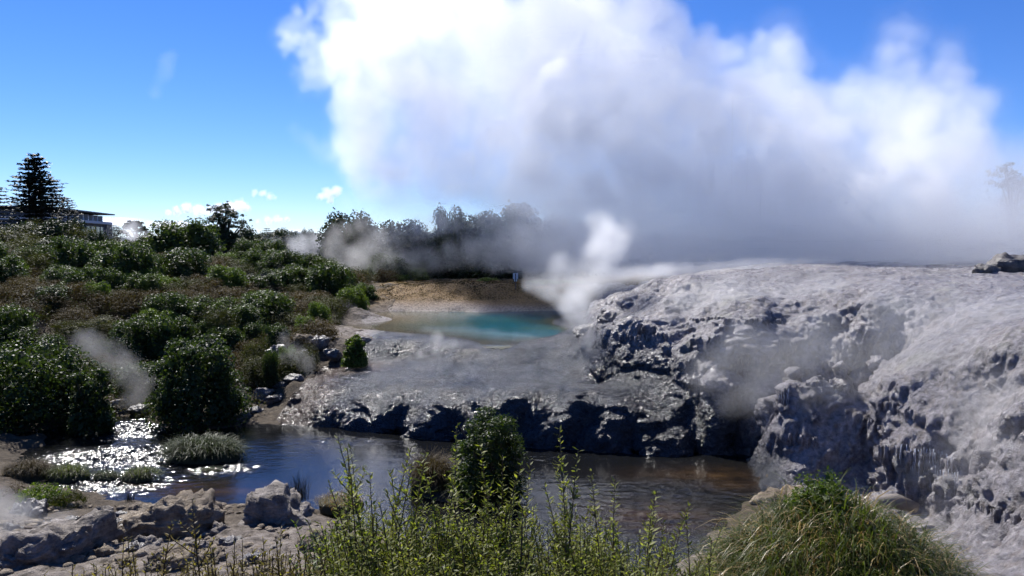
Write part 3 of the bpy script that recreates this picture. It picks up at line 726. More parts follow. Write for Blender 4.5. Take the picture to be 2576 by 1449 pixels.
hero('islet_bush', 1228, 1008, 25.6, 225, .05, 12000, .095, .05, 65, M_BROAD, 'dense upright green bush growing on the islet in the stream', 20)
for u, v, Y, w, kd, zb in ((800,760,52,70,'bright',None),(770,795,48,70,'bright',None),(700,815,46,90,'broad',None),(640,850,43,90,'fine',None),(720,870,43,60,'bright',None),(680,885,41,50,'broad',None),
                       (1225,698,79,80,'bright',4.5),(1370,702,79,90,'bright',4.2),(1440,705,80,80,'bright',4.2),(1000,690,80,60,'bright',4.6),(1060,692,81,60,'broad',4.7),(940,692,80,70,'fine',4.5),(880,700,79,70,'bright',4.3)):
    pool_side = Y > 78
    plant_px('low_bush' if pool_side else 'bank_bush', kd, random.randrange(4), u, v, Y, w,
             'low green bush growing on the brown mound behind the pool' if pool_side else 'shrub on the rocky bank between the slope and the pool', 'bush',
             'low bushes behind the brown mound' if pool_side else 'shrubs on the bank beside the pool', zb)
# ---- the largest shrubs of the slope
for kd, var, u, v, Y, w, lab in (('broad',0,187,600,66,150,'large dark rounded bush high on the slope below the young conifer'),('broad',1,322,611,62,185,'largest rounded glossy bush on the slope, below the flat-topped tree'),
        ('broad',2,470,628,68,150,'large glossy bush on the slope in front of the broad ragged tree'),('bright',0,566,668,64,120,'large yellowish green bush on the slope in front of the gum tree'),('fine',0,78,624,64,130,'large dull olive bush below the tall many-stemmed conifer'),
        ('bright',1,240,708,52,100,'rounded bright yellow-green bush halfway down the slope'),('brown',0,340,730,50,130,'domed brown heath bush below the largest rounded bush'),('broad',3,125,718,50,130,'dark glossy bush with steam drifting past on the lower slope'),
        ('broad',0,430,742,50,120,'dark glossy bush on the lower slope above the round water-edge bush'),('fine',1,545,772,47,130,'broad olive heath bush low on the slope near the pool bank'),('broad',1,660,690,66,110,'glossy bush on the slope below the white-roofed shelter'),
        ('fine',2,20,700,58,140,'broad olive heath bush low on the hillside above the wide dark bush'),('brown',1,520,705,58,120,'brown heath bush among glossy ones on the middle slope')):
    plant_px('big_bush', kd, var, u, v, Y, w, lab, 'bush')
# ---- grove behind the pool, in the steam
for i, (u, v, Y, w) in enumerate(((872,534,89,105),(940,548,93,120),(1020,552,91,120),(1128,522,94,78),(1085,575,90,100),(1205,534,95,120),(1290,514,92,150),(1240,600,88,110),(1375,540,94,140),(1470,560,92,140),
                                  (1350,610,88,110),(1590,590,92,160),(1700,610,94,150),(1120,630,87,90),(960,620,87,90),(1830,630,98,150),(1960,636,98,150),(2090,640,100,140))):
    plant_px('grove_tree', 'forest', i, u, v, Y, w * 1.45, 'dark evergreen tree in the steam-veiled grove behind the pool', 'tree', 'trees of the grove behind the pool', 4.4)
# ---- distant trees
for i in range(26):
    u = 640 + i * 78 + random.uniform(-20, 20); Y = random.uniform(112, 150)
    plant_px('back_tree', 'forest', i, u, 586 + random.uniform(-14, 16), Y, random.uniform(90, 130), 'dark tree in the long belt of trees far behind the grove', 'tree', 'belt of trees behind the grove', 5.0 if u < 1500 else 6.5)
plant_px('broad_tree', 'broad', 1, 466, 555, 96, 185, 'broad leafy tree with ragged top standing above the scrub beside the gum tree', 'tree')
for i, (u, v, Y, w) in enumerate(((640,590,150,70),(700,588,170,80),(745,592,175,70),(775,577,180,44),(812,586,190,60),(835,592,185,60),(660,610,140,70),(720,612,140,80),(780,622,140,70),(600,612,150,80),(380,590,150,70),
                                  (420,600,140,70),(345,600,150,60),(560,620,140,80),(690,640,118,70),(735,655,112,60),(640,655,110,60))):
    plant_px('distant_tree', 'forest', i, u, v, Y, w * 1.1, 'distant dark tree beyond the scrubby slope', 'tree', 'distant trees beyond the slope')
for i, (u, v, Y, w) in enumerate(((10,570,92,150),(60,556,96,140),(112,548,100,130),(165,552,98,110),(208,566,96,96),(240,582,94,70),(272,594,110,60),(302,600,110,70),(-60,560,95,150),(330,606,108,70),(88,590,86,120),(150,594,84,110),(30,605,80,120),(215,600,86,90),(-20,620,74,120))):
    plant_px('hillside_tree', 'forest' if i % 2 else 'fine', i, u, v, Y, w * 1.15, 'dark bushy tree on the hillside below the conifers', 'tree', 'bushy trees below the conifers')

def foliage_tree(name, u, vtop, Y, zb, seed, clumps_px, label, trunk_w=.35, mat=None, n_leaf=15000, L=.24, W=.14, limbs=None):
    """an open-crowned tree: clumps given by picture position, spread in depth"""
    r = random.Random(seed); base = PY(u, 612, Y); e = empty(name, (base[0], Y, zb)); tag(e, label, 'tree')
    cl = []; mb = MB()
    for cu, cv, cr in clumps_px:
        for k_ in range(6):
            p = PY(cu + r.gauss(0, cr * .75), cv + r.gauss(0, cr * .55), Y); R = cr * r.uniform(.28, .55) / FPX * Y; cl.append((p[0] - base[0], r.gauss(0, .9), p[2] - zb, R, R * .7))
        p = PY(cu, cv, Y); R = cr / FPX * Y; q = (p[0] - base[0], r.uniform(-1.2, 1.2), p[2] - zb); cl.append((*q, R, R * .8))
        mb.tube([(r.uniform(-.1, .1), 0, 0), (q[0] * .15, q[1] * .2, q[2] * .45), (q[0] * .6, q[1] * .7, q[2] * .8), q], [trunk_w, trunk_w * .75, trunk_w * .35, .04], 6)
    link('crown', crown('crown', cl, n_leaf, L, W, seed, mat or M_FOREST, inner=.0, shell=1.0), None, e)
    mb.build('trunk', M_BARK, e, True)
    return e
foliage_tree('gum_tree', 566, 515, 110, 5.6, 81, [(548,530,16),(560,522,13),(578,536,14),(590,545,15),(604,562,13),(612,572,9),(540,556,16),(533,575,14),(556,570,18),(580,590,16),(600,595,12),(545,600,24),(572,615,28),(530,612,22),(560,552,12),(590,612,22),(555,585,18),(548,545,14),(575,560,14)],
             'tall gum tree with an open rounded crown above the scrub')
foliage_tree('flat_topped_tree', 345, 565, 150, 8, 82, [(322,570,12),(335,565,12),(350,568,12),(312,585,9),(365,580,10),(375,588,8),(340,582,8)], 'flat-topped tree with steam drifting across it beyond the slope', .3)
foliage_tree('leaning_pine', 2545, 415, 84, 8.0, 83, [(2515,432,22),(2530,455,28),(2548,480,26),(2560,462,22),(2540,505,20),(2575,470,20),(2590,500,30),(2560,540,30),(2520,470,14),(2560,580,34),(2600,560,34),(2540,620,30),(2580,640,34)], 'dark pine half hidden in steam at the edge of the geyser terrace', .3, M_CONIF, 8000, .3, .10)

# ---- conifers with level tiers of branches
def conifer(name, u, vtop, Y, zb, halfw, seed, label, trunks=((0, 1.0),), tiers=17, density=1.0, slope=0.0, gaps=0.0):
    r = np.random.default_rng(seed); top = PY(u, vtop, Y); H = top[2] - zb
    e = empty(name, (top[0], Y, zb)); tag(e, label, 'tree')
    VV = []; FF = []; nv = 0
    for ti, (dx, hf) in enumerate(trunks):
        h = H * hf; mb = MB(); mb.tube([(dx, 0, -.5), (dx * .9, 0, h * .5), (dx * .8, 0, h)], [H * .016, H * .012, H * .002], 7); mb.build('trunk', M_BARK, e, True)
        brm = MB()
        for k in range(tiers):
            t = (k + .5) / tiers
            if t < .05: continue
            prof = min(1, (1.03 - t) * 1.9) ** .62 * (1 if t > .3 else .8 + t * .6) * r.uniform(.82, 1.08)
            if gaps and (k % 5 == 3): prof *= 1 - gaps
            R = halfw * prof; z = h * t
            nb = int(7 * density + 4)
            for b_ in range(nb):
                a = b_ / nb * 6.283 + r.uniform(-.3, .3) + k * 1.3; rl = R * r.uniform(.65, 1.08); dz = slope * rl + r.uniform(-.02, .05) * rl
                d = np.array((math.cos(a), math.sin(a), 0)); p0 = np.array((dx * .85, 0, z)); tip = p0 + d * rl + np.array((0, 0, dz + .04 * rl))
                brm.tube([p0, p0 + (tip - p0) * .5 - np.array((0, 0, .03 * rl)), tip], [H * .004, H * .0025, H * .001], 4)
                nl = int(26 * rl / halfw * density) + 6
                s = r.uniform(.18, 1.0, nl); C = p0 + (tip - p0) * s[:, None] + np.stack([r.normal(0, .035 * H * .35, nl) , r.normal(0, .035 * H * .35, nl), r.normal(0, .006 * H, nl)], 1)
                Nn = unit(np.array((0, 0, 1.0)) + r.normal(size=(nl, 3)) * .35)
                q, f_ = leaf_quads(C, Nn, H * .052, H * .026, r); VV.append(q); FF.append(f_ + nv); nv += len(q)
        brm.build('branches', M_BARK, e)['kind'] = 'stuff'
    me = mesh_np('foliage', np.vstack(VV), np.vstack(FF), False); link('foliage', me, M_CONIF, e)
    return e
conifer('tiered_conifer', 84, 385, 140, 10.5, 4.6, 91, 'tall many-stemmed conifer with level tiered branches on the hilltop', ((-1.1, .93), (.1, 1.0), (1.1, .96)), 17, .7, .03, .4)
conifer('tiered_conifer', 130, 452, 138, 10.5, 2.8, 92, 'shorter dense conifer close against the tall many-stemmed conifer', ((0, 1.0),), 15, .9, .08)
conifer('tiered_conifer', -8, 468, 132, 10.0, 3.6, 93, 'sparse dark conifer on the hilltop beside the tall many-stemmed conifer', ((0, 1.0),), 13, .8, .0)
conifer('young_conifer', 168, 497, 125, 9.5, 2.4, 94, 'slim young conifer rising in front of the flat-roofed building', ((0, 1.0),), 16, .8, .12)
conifer('young_conifer', 285, 566, 135, 8.0, 1.8, 95, 'small narrow conifer just beyond the end of the flat-roofed building', ((0, 1.0), (.7, .9)), 12, .8, .2)
conifer('spruce_tree', 671, 573, 185, 6.0, 2.8, 96, 'pointed spruce among the distant trees beyond the scrub', ((0, 1.0),), 16, .9, -.15)

# ---- undergrowth that nobody could count: heath on the slope and on the mound
def undergrowth(name, xs, ys, n_, hmax, L, W, mat, seed, label, keep):
    r = np.random.default_rng(seed); x = r.uniform(*xs, n_); y = r.uniform(*ys, n_); k = keep(x, y); x, y = x[k], y[k]
    p = np.stack([x * .8, y * .8, 0 * x], 1); cl = np.clip(fbm(p, 3, seed) * 1.4 + .35, 0, 1)
    k = r.random(len(x)) < cl + .15; x, y, cl = x[k], y[k], cl[k]
    z = terrain(x, y) + r.random(len(x)) * hmax * (.25 + cl)
    C = np.stack([x, y, z], 1); Nn = unit(r.normal(size=(len(x), 3)) * .8 + np.array((0, -.1, .5)))
    V, F = leaf_quads(C, Nn, L * r.uniform(.6, 1.4, len(x)), W * r.uniform(.6, 1.4, len(x)), r)
    return tag(link(name, mesh_np(name, V, F, False), mat), label, 'undergrowth', kind='stuff')
lefty = lambda x, y: x < np.interp(y, [36, 41, 44, 48, 60, 72, 78, 84], [-13.0, -11.8, -11.4, -12, -13, -13.4, -12.5, -9])
undergrowth('heath_undergrowth', (-40, -9), (38, 84), 150000, .75, .13, .045, M_BROWN, 131, 'brown heath undergrowth between the shrubs of the slope', lefty)
undergrowth('green_undergrowth', (-34, -9), (37, 70), 110000, .8, .14, .06, M_FINE, 132, 'olive undergrowth between the shrubs of the slope', lefty)
undergrowth('mound_heath', (-13, 7), (69, 82), 34000, .16, .13, .05, M_BROWN, 133, 'low tawny heath covering the mound behind the pool', lambda x, y: (x > -12.5) & (terrain(x, y) > 3.35))
# ------------------------------------------------------------------ rocks
def ico(sub):
    import bmesh
    bm = bmesh.new(); bmesh.ops.create_icosphere(bm, subdivisions=sub, radius=1.0)
    V = np.array([v.co[:] for v in bm.verts]); F = np.array([[v.index for v in f.verts] for f in bm.faces]); bm.free(); return V, F
ICO5 = ico(5); ICO4 = ico(4)
def rock_mesh(seed, dims, cuts=9, rough=.24, strata=.05, tilt=(0, 0), base=ICO5):
    r = np.random.default_rng(seed); V, F = base; V = V.copy()
    V = np.sign(V) * np.abs(V) ** 0.8
    for k in range(cuts):                                    # flat broken faces
        d = unit(r.normal(size=3) * np.array((1, 1, .8))); h = r.uniform(.50, .85); s = V @ d; over = np.maximum(s - h, 0)
        V = V - over[:, None] * d * .92
    V = V * np.array(dims) * .62 / .62
    nrm = unit(V / np.array(dims) ** 2)
    q = V + r.uniform(-50, 50, 3)
    m_ = max(dims)
    V = V + nrm * (fbm(q * (1.4 / m_) * 1.6, 3, seed) * rough * 1.6 * m_ * .5 + (np.abs(fbm(q * 5.0 / m_, 4, seed + 9)) - .2) * rough * m_ * .55)[:, None]
    zt = q[:, 2] + tilt[0] * q[:, 0] + tilt[1] * q[:, 1] + gn(q * 1.5, seed + 3) * .08
    V = V + nrm * (np.sin(zt * 2 * math.pi / (.16 * m_)) * strata * .35 * m_ * .3)[:, None]
    V = V + nrm * (fbm(q * 9, 2, seed + 5) * .03 + np.abs(fbm(q * 4, 3, seed + 8)) * -.05)[:, None]
    return mesh_np('rock', V, F)
def rock_mat(name, cols, rough=.75, wet=0.0):
    m, n, l = mat_new(name)
    tc = n.new('ShaderNodeTexCoord').outputs['Object']
    a = noise(n, l, tc, 2.2, 8, .62); b_ = noise(n, l, tc, 14, 6, .65); mp = N(n, 'ShaderNodeMapping'); l.new(tc, mp.inputs[0]); mp.inputs['Scale'].default_value = (1.2, 1.2, 7); st = noise(n, l, mp.outputs[0], 1.5, 5, .6)
    f = mth(n, l, 'ADD', mth(n, l, 'MULTIPLY', a, .55), mth(n, l, 'ADD', mth(n, l, 'MULTIPLY', b_, .25), mth(n, l, 'MULTIPLY', st, .2)))
    c = ramp(n, l, f, [(.34, cols[0]), (.48, cols[1]), (.62, cols[2])])
    b = N(n, 'ShaderNodeBsdfPrincipled', Roughness=rough); b.inputs['Specular IOR Level'].default_value = .3 + wet; l.new(c, b.inputs['Base Color'])
    l.new(bump(n, l, b_, 1.0, .07, bump(n, l, st, .8, .12)), b.inputs['Normal'])
    return finish(m, n, l, b)
M_PALE = rock_mat('pale_rock', [(.05, .042, .035), (.18, .155, .132), (.34, .30, .265)])
M_TAN = rock_mat('tan_rock', [(.045, .034, .024), (.17, .132, .092), (.33, .27, .195)])
M_DARKROCK = rock_mat('dark_wet_rock', [(.03, .026, .024), (.09, .08, .075), (.19, .17, .16)], .35, .3)
M_OCHRE = rock_mat('ochre_wet_rock', [(.05, .03, .015), (.16, .09, .04), (.42, .33, .26)], .25, .4)
def rock(name, u, v, wpx, hpx, seed, mat, label, depth=.9, z=None, rz=0.0, sink=.35, cuts=9, cat='rock', strata=.05, tilt=(0, 0), sub=ICO5, zoff=0.0):
    """u, v: middle of its foot in the picture; size from the picture at that distance"""
    zz_ = .15 if z is None else z; p = P(u, v, zz_); s = p[1] / FPX; w = wpx * s / 2; h = hpx * s
    e = link(name, rock_mesh(seed, (w, w * depth, h * .62), cuts, strata=strata, tilt=tilt, base=sub), mat, None, (p[0], p[1] + w * depth * .6, zz_ + h * (.62 - sink) + zoff))
    e.rotation_euler = (0, 0, rz); return tag(e, label, cat)
rock('tilted_boulder', 668, 1348, 320, 104, 301, M_PALE, 'big pale slab boulder with one shaded face at the stream edge', .75, .2, -.15, .40, 12, 'boulder', .07, (.25, -.15))
rock('rock_shelf', 395, 1360, 270, 118, 302, M_TAN, 'tan layered rock shelf with rough ledges sloping into the stream', .9, .1, .25, .42, 7, 'rock', .10, (-.25, .2))
rock('flat_boulder', 90, 1440, 330, 120, 303, M_PALE, 'broad flat-topped pinkish boulder beside the steaming puddle', .8, .35, .1, .40, 8, 'boulder', .06, (.1, .1))
rock('low_rock', 60, 1308, 130, 52, 304, M_DARKROCK, 'low rounded grey rock with steam drifting over it below the weeds', .8, .2, 0, .4, 7, 'rock', .08)
rock('wedge_rock', 500, 1392, 92, 36, 305, M_PALE, 'small wedge-shaped rock lying below the rough ledges', .7, .35, .4, .4, 10, 'rock', .03, (0, 0), ICO4)
rock('pointed_rock', 372, 1388, 90, 44, 306, M_PALE, 'small pointed rock on the mud next to the wedge-shaped rock', .8, .35, .7, .4, 10, 'rock', .03, (0, 0), ICO4)
rock('dark_stone', 24, 1345, 56, 34, 307, M_DARKROCK, 'rounded dark stone standing in the steaming puddle', .8, .3, 0, .4, 6, 'stone', .0, (0, 0), ICO4)
rock('dark_ledge', 265, 1362, 250, 44, 308, M_DARKROCK, 'long dark mossy rock ledge behind the flat boulder', .35, .22, .1, .4, 8, 'rock', .1)
rock('mud_rock', 430, 1440, 210, 60, 309, M_TAN, 'mud-coated rock rising behind the sparse olive stems', .8, .45, .2, .45, 8, 'rock', .06)
rock('shore_stone', 305, 1312, 70, 26, 310, M_DARKROCK, 'small wet stone between the puddle and the rock shelf', .7, .15, .2, .4, 8, 'stone', .02, (0, 0), ICO4)
rock('shore_stone', 250, 1296, 60, 20, 311, M_PALE, 'small pale stone at the foot of the sparkling rapids', .7, .1, .5, .4, 8, 'stone', .02, (0, 0), ICO4)
rock('shore_rock', 790, 1392, 110, 50, 312, M_TAN, 'tan rock half under the foreground shrub beside the slab boulder', .8, .45, .1, .4, 8, 'rock', .04, (0, 0), ICO4)
rock('wet_stone', 150, 1392, 60, 26, 313, M_DARKROCK, 'dark wet stone lying on the flat-topped boulder', .7, .85, .3, .3, 9, 'stone', .02, (0, 0), ICO4)
rock('ochre_boulder', 2112, 1200, 96, 66, 314, M_OCHRE, 'wet orange-brown boulder at the foot of the terrace by the sedge', .9, .15, .2, .38, 10, 'boulder', .04)
rock('splashed_rock', 2030, 1200, 76, 44, 315, M_DARKROCK, 'dark splashed rock in the stream below the bulbous sinter column', .9, .0, .5, .38, 10, 'rock', .04)
rock('pink_ledge', 2172, 1212, 84, 48, 316, M_PALE, 'pale pinkish ledge between the orange-brown boulder and the terrace', .7, .2, .1, .4, 8, 'rock', .04)
rock('stream_rock', 1908, 1163, 60, 18, 317, M_DARKROCK, 'flat dark rock just above the water under the terrace wall', .7, .0, .1, .4, 8, 'rock', .02, (0, 0), ICO4)
rock('rim_boulder', 2560, 688, 130, 48, 318, M_DARKROCK, 'smooth dark boulder on the plateau beyond the terrace rim', .8, 7.0, .1, .36, 5, 'boulder', .0, (0, 0), ICO4, .1)
rock('rim_boulder', 2492, 692, 90, 22, 319, M_DARKROCK, 'low grey mound rock on the plateau beside the smooth dark boulder', .8, 6.95, .1, .36, 5, 'boulder', .0, (0, 0), ICO4, .1)
rock('vent_rock', 1492, 872, 110, 60, 320, M_DARKROCK, 'dark hooded rock over the steam vent where the two terraces meet', .9, 2.6, .4, .36, 6, 'rock', .03)
rock('bank_rock', 905, 862, 60, 16, 321, M_DARKROCK, 'small dark rock at the shallow end of the turquoise pool', .6, 2.65, 0, .4, 8, 'rock', .02, (0, 0), ICO4)
rock('bank_rock', 735, 960, 56, 26, 322, M_DARKROCK, 'jagged dark rock on the muddy bank at the end of the low terrace', .8, 1.35, 0, .4, 9, 'rock', .03, (0, 0), ICO4)
rock('bank_rock', 345, 1036, 60, 20, 323, M_DARKROCK, 'dark stone on the muddy bank between the two big bushes', .7, .25, 0, .4, 9, 'rock', .03, (0, 0), ICO4)
rock('sand_spit', 1975, 1268, 190, 30, 324, M_TAN, 'smooth yellowish rock spit sloping into the stream beside the sedge', .45, .05, .35, .4, 4, 'rock', .0, (0, 0), ICO4)
for i, (u, v, w, h, z_) in enumerate(((655,1000,60,26,.7),(628,975,54,26,.9),(690,1010,50,22,.6),(640,1040,60,22,.2),(600,1010,56,28,.6),(668,958,60,28,1.1),(612,1052,50,18,.1),(705,975,46,20,1.0),(720,1050,60,16,.1),(585,1058,50,18,.1))):
    tag(rock('apron_rock', u, v, w, h, 360 + i, M_DARKROCK, 'dark wet rubble stone between the round bush and the low terrace', .8, z_, .4 * i, .42, 10, 'rock', .05, (0, 0), ICO4), group='rubble stones beside the low terrace')
for i, (u, v, w, h) in enumerate(((700,905,70,44),(752,885,80,50),(800,880,60,40),(690,930,60,34),(835,900,50,30),(640,925,60,30),(770,905,50,30))):
    rock('crumbly_rock', u, v, w, h, 330 + i, M_TAN if i % 2 else M_DARKROCK, 'crumbly brown rock in the steaming bank below the pool rim', .8, 1.5 + .015 * (940 - v), .3 * i, .42, 9, 'rock', .05, (0, 0), ICO4)
    bpy.context.scene.collection.objects[-1]['group'] = 'crumbly rocks below the pool rim'

# ------------------------------------------------------------------ driftwood
def wood_piece(name, pts, rad, label, mat, branches=(), cat='log'):
    mb = MB(); mb.tube(pts, rad, 9)
    for b_ in branches: mb.tube(b_[0], b_[1], 6)
    o = mb.build(name, mat, None, True); return tag(o, label, cat)
a = P(2205, 1262, .5); b_ = P(2305, 1278, .35)
wood_piece('driftwood_log', [a, ((a[0] + b_[0]) / 2, a[1] - .1, .55), b_], [.20, .24, .17], 'weathered grey log lying behind the sedge below the terrace', M_WOOD)
a = P(245, 1030, .35); b_ = P(290, 1012, .55)
wood_piece('fallen_log', [a, b_, (b_[0] + .5, b_[1] + .2, .62)], [.16, .14, .10], 'short grey log beside the big overhanging bush at the rapids', M_WOOD)
a = P(65, 1328, .62); b_ = P(130, 1345, .55); c_ = P(235, 1334, .5)
wood_piece('fallen_branch', [a, P(95, 1330, .68), b_, c_], [.05, .07, .09, .07], 'dark crooked branch lying across the puddle rocks', M_BARK, [([P(95, 1330, .68), P(68, 1336, .75)], [.04, .02])], 'branch')

# ------------------------------------------------------------------ warning sign seen from behind
M_SIGN = simple_mat('sign_white', (.62, .64, .68), .5, .08, 20)
M_POST = simple_mat('sign_post_wood', (.10, .085, .08), .8, .3, 10)
q = P(1297, 716, 4.75); sg = empty('warning_sign', q); tag(sg, 'grey-white sign on a wooden post on the mound behind the pool', 'sign')
s = q[1] / FPX
px = lambda k: k * s
MB().box((-px(1.1), -px(1.1), -.4), (px(1.1), px(1.1), px(28))).build('post', M_POST, sg)
MB().box((-px(6.3), px(1.2), px(14)), (px(6.3), px(1.8), px(29))).build('upper_panel', M_SIGN, sg)
for x0, x1 in ((-6.4, -5.9), (5.9, 6.4)): MB().box((px(x0), px(.9), px(14)), (px(x1), px(1.2), px(29))).build('panel_edge', M_SIGN, sg)
MB().box((-px(6.4), px(.8), px(28.4)), (px(6.4), px(1.15), px(29.1))).build('panel_edge', M_SIGN, sg)
MB().box((-px(3.7), px(1.2), px(8)), (px(3.7), px(1.7), px(13.6))).build('lower_panel', M_SIGN, sg)

# ------------------------------------------------------------------ flat-roofed building on the hill
M_WHITE = simple_mat('render_white', (.55, .55, .57), .7, .08, 2)
M_ROOF = simple_mat('roof_dark', (.05, .055, .065), .6, .15, 2)
M_GLASS = simple_mat('window_glass', (.03, .035, .045), .12, .1, 1, .6)
M_WALLD = simple_mat('wall_dark', (.075, .08, .095), .7, .15, 2)
A0 = Vector(PY(120, 612, 186)); B0 = Vector(PY(274, 612, 232)); fx = (B0 - A0); fx.z = 0; flen = fx.length; ang = math.atan2(fx.y, fx.x)
bd = empty('flat_roofed_building', (A0.x, A0.y, 6.0), ang); tag(bd, 'flat-roofed pale building half hidden by conifers on the hilltop', 'building')
ZR = PY(265, 538, 229)[2] - 6.0; Z2 = PY(268, 559, 230)[2] - 6.0; Z1 = PY(268, 565, 230)[2] - 6.0
MB().box((-6, 0.3, -2), (flen, 12, Z1)).build('lower_wall', M_WALLD, bd)
MB().box((-6, -1.0, Z1), (flen + .3, 12.2, Z2)).build('balcony_band', M_WHITE, bd)
MB().box((-6, 1.2, Z2), (flen * .93, 12, ZR - .7)).build('upper_wall', M_WALLD, bd)
rf = MB().box((-7, -2.0, ZR - .35), (flen * .99, 13.5, ZR)).build('roof', M_ROOF, bd)
MB().box((flen - .5, -1.02, -2), (flen + .32, 12.3, Z1 - .02)).build('end_wall', M_WHITE, bd)
MB().box((flen * .93 + .05, .4, Z2), (flen, 8, ZR - 2.3)).build('end_room', M_WALLD, bd)
nb = 11
for k in range(nb):
    x = flen * .93 * (k + .02) / nb
    MB().box((x, -.35, Z2), (x + .8, 1.15, ZR - .75)).build('column', M_WHITE, bd)
    MB().box((x + .85, 1.05, Z2 + .05), (x + flen * .93 / nb - .05, 1.17, ZR - .9)).build('window', M_GLASS, bd)
    MB().box((x + .6, .18, 1.0), (x + flen * .93 / nb - .4, .27, Z1 - .8)).build('window', M_GLASS, bd)

# ------------------------------------------------------------------ shelter roof and picket fence beyond the scrub
sh = Vector(PY(625, 640, 116)); zg = T1(sh.x, sh.y)
st = empty('open_shelter', (sh.x, sh.y, zg), .1); tag(st, 'low shelter with a thin white roof among the scrub', 'shelter')
hz_ = sh.z - zg
rf = MB(); rf.add([(-1.5, -1.2, hz_ - .08), (1.5, -1.2, hz_ - .08), (1.5, 1.2, hz_ - .08), (-1.5, 1.2, hz_ - .08), (0, -1.2, hz_ + .22), (0, 1.2, hz_ + .22), (-1.5, -1.2, hz_ - .16), (1.5, -1.2, hz_ - .16), (1.5, 1.2, hz_ - .16), (-1.5, 1.2, hz_ - .16)],
                  [(0, 1, 4), (2, 3, 5), (0, 4, 5, 3), (1, 2, 5, 4), (6, 7, 1, 0), (7, 8, 2, 1), (8, 9, 3, 2), (9, 6, 0, 3), (9, 8, 7, 6)]); rf.build('roof', M_SIGN, st)
for x in (-1.35, 1.35):
    for y in (-1.05, 1.05): MB().box((x - .06, y - .06, -.2), (x + .06, y + .06, hz_ - .1)).build('post', M_POST, st)
f0 = Vector(PY(738, 668, 100)); f1 = Vector(PY(812, 670, 103)); zg = min(T1(f0.x, f0.y), T1(f1.x, f1.y)) - .1
pf = empty('picket_fence', (f0.x, f0.y, zg), math.atan2(f1.y - f0.y, f1.x - f0.x)); tag(pf, 'row of thin wooden pickets fencing the steaming ground beyond the scrub', 'fence')
fl = (f1 - f0).to_2d().length; ft = PY(775, 657, 101)[2] - zg
pk = MB().box((-.035, -.015, 0), (.035, .015, ft)).build('picket', M_POST, pf)
for k in range(1, 30):
    c_ = pk.copy(); COL.objects.link(c_); c_.parent = pf; c_.location = (fl * k / 30, 0, random.uniform(-.08, .05))
for z in (ft * .35, ft * .8): MB().box((0, .016, z - .04), (fl, .05, z + .04)).build('rail', M_POST, pf)

# ------------------------------------------------------------------ far hill
def hill(name, x0, x1, y, prof, col, label):
    xs = np.linspace(x0, x1, 80); t = (xs - x0) / (x1 - x0); h = np.interp(t, *zip(*prof)) + fbm(np.stack([xs / 120, xs * 0, xs * 0], 1), 4, 3) * 7
    ys = np.array((y - 500, y - 200, y, y + 300, y + 700)); k = np.array((-.05, .5, 1.0, .6, -.05))
    gx, gy = np.meshgrid(xs, ys); z = 2 + k[:, None] * np.maximum(h[None] - 2, 0)
    V = np.stack([gx.ravel(), gy.ravel(), z.ravel()], 1); i = np.arange(400).reshape(5, 80)
    F = np.stack([i[:-1, :-1].ravel(), i[:-1, 1:].ravel(), i[1:, 1:].ravel(), i[1:, :-1].ravel()], 1)
    tag(link(name, mesh_np(name, V, F), simple_mat(name + '_hazed_forest', col, .9, .3, .02)), label, 'hill', kind='structure')
hill('far_hill', -2600, 900, 2600, [(0, 8), (.25, 22), (.5, 38), (.545, 48), (.575, 42), (.60, 54), (.63, 44), (.8, 20), (1, 8)], (.035, .06, .075), 'low forested hill on the horizon')  # bluish forest colour: the haze of the distance is painted into it

# ------------------------------------------------------------------ loose stones and mud crumbs on the near shelf
def scatter_stones(name, n_, seed, label):
    r = np.random.default_rng(seed); V0, F0 = ico(2); VV = []; FF = []
    x = r.uniform(-15, 2, n_); y = r.uniform(15.5, 25, n_); z = terrain(x, y); k = z > .02
    x, y, z = x[k], y[k], z[k]
    for i in range(len(x)):
        s_ = .03 + .16 * r.random() ** 4; d = V0 * (s_ * r.uniform(.7, 1.3), s_ * r.uniform(.7, 1.3), s_ * r.uniform(.4, .8)); d = d * (1 + .25 * gn(V0 * 1.6 + i * 7.3, 3))[:, None]
        VV.append(d + np.array((x[i], y[i], z[i] + s_ * .2))); FF.append(F0 + len(V0) * i)
    tag(link(name, mesh_np(name, np.vstack(VV), np.vstack(FF)), M_TAN), label, 'stones', kind='stuff')
for i, (u, v, w, h) in enumerate(((225,1325,80,30),(290,1345,90,34),(330,1398,80,34),(250,1410,90,36),(545,1345,80,36),(580,1385,90,36),(520,1420,100,36),(690,1400,80,34),(630,1425,90,34),(350,1290,70,22),(440,1285,80,24),(180,1318,60,22),(300,1430,90,34),(730,1375,70,30))):
    tag(rock('broken_rock', u, v, w, h, 380 + i, (M_TAN, M_PALE, M_DARKROCK)[i % 3], 'broken brown-grey rock among the boulders of the near bank', .8, .18 + .0022 * max(0, v - 1300), .7 * i, .40, 11, 'rock', .08, (.2, .1), ICO4), group='broken rocks of the near bank')
scatter_stones('loose_stones', 2200, 350, 'loose stones and crumbs strewn over the muddy near bank')
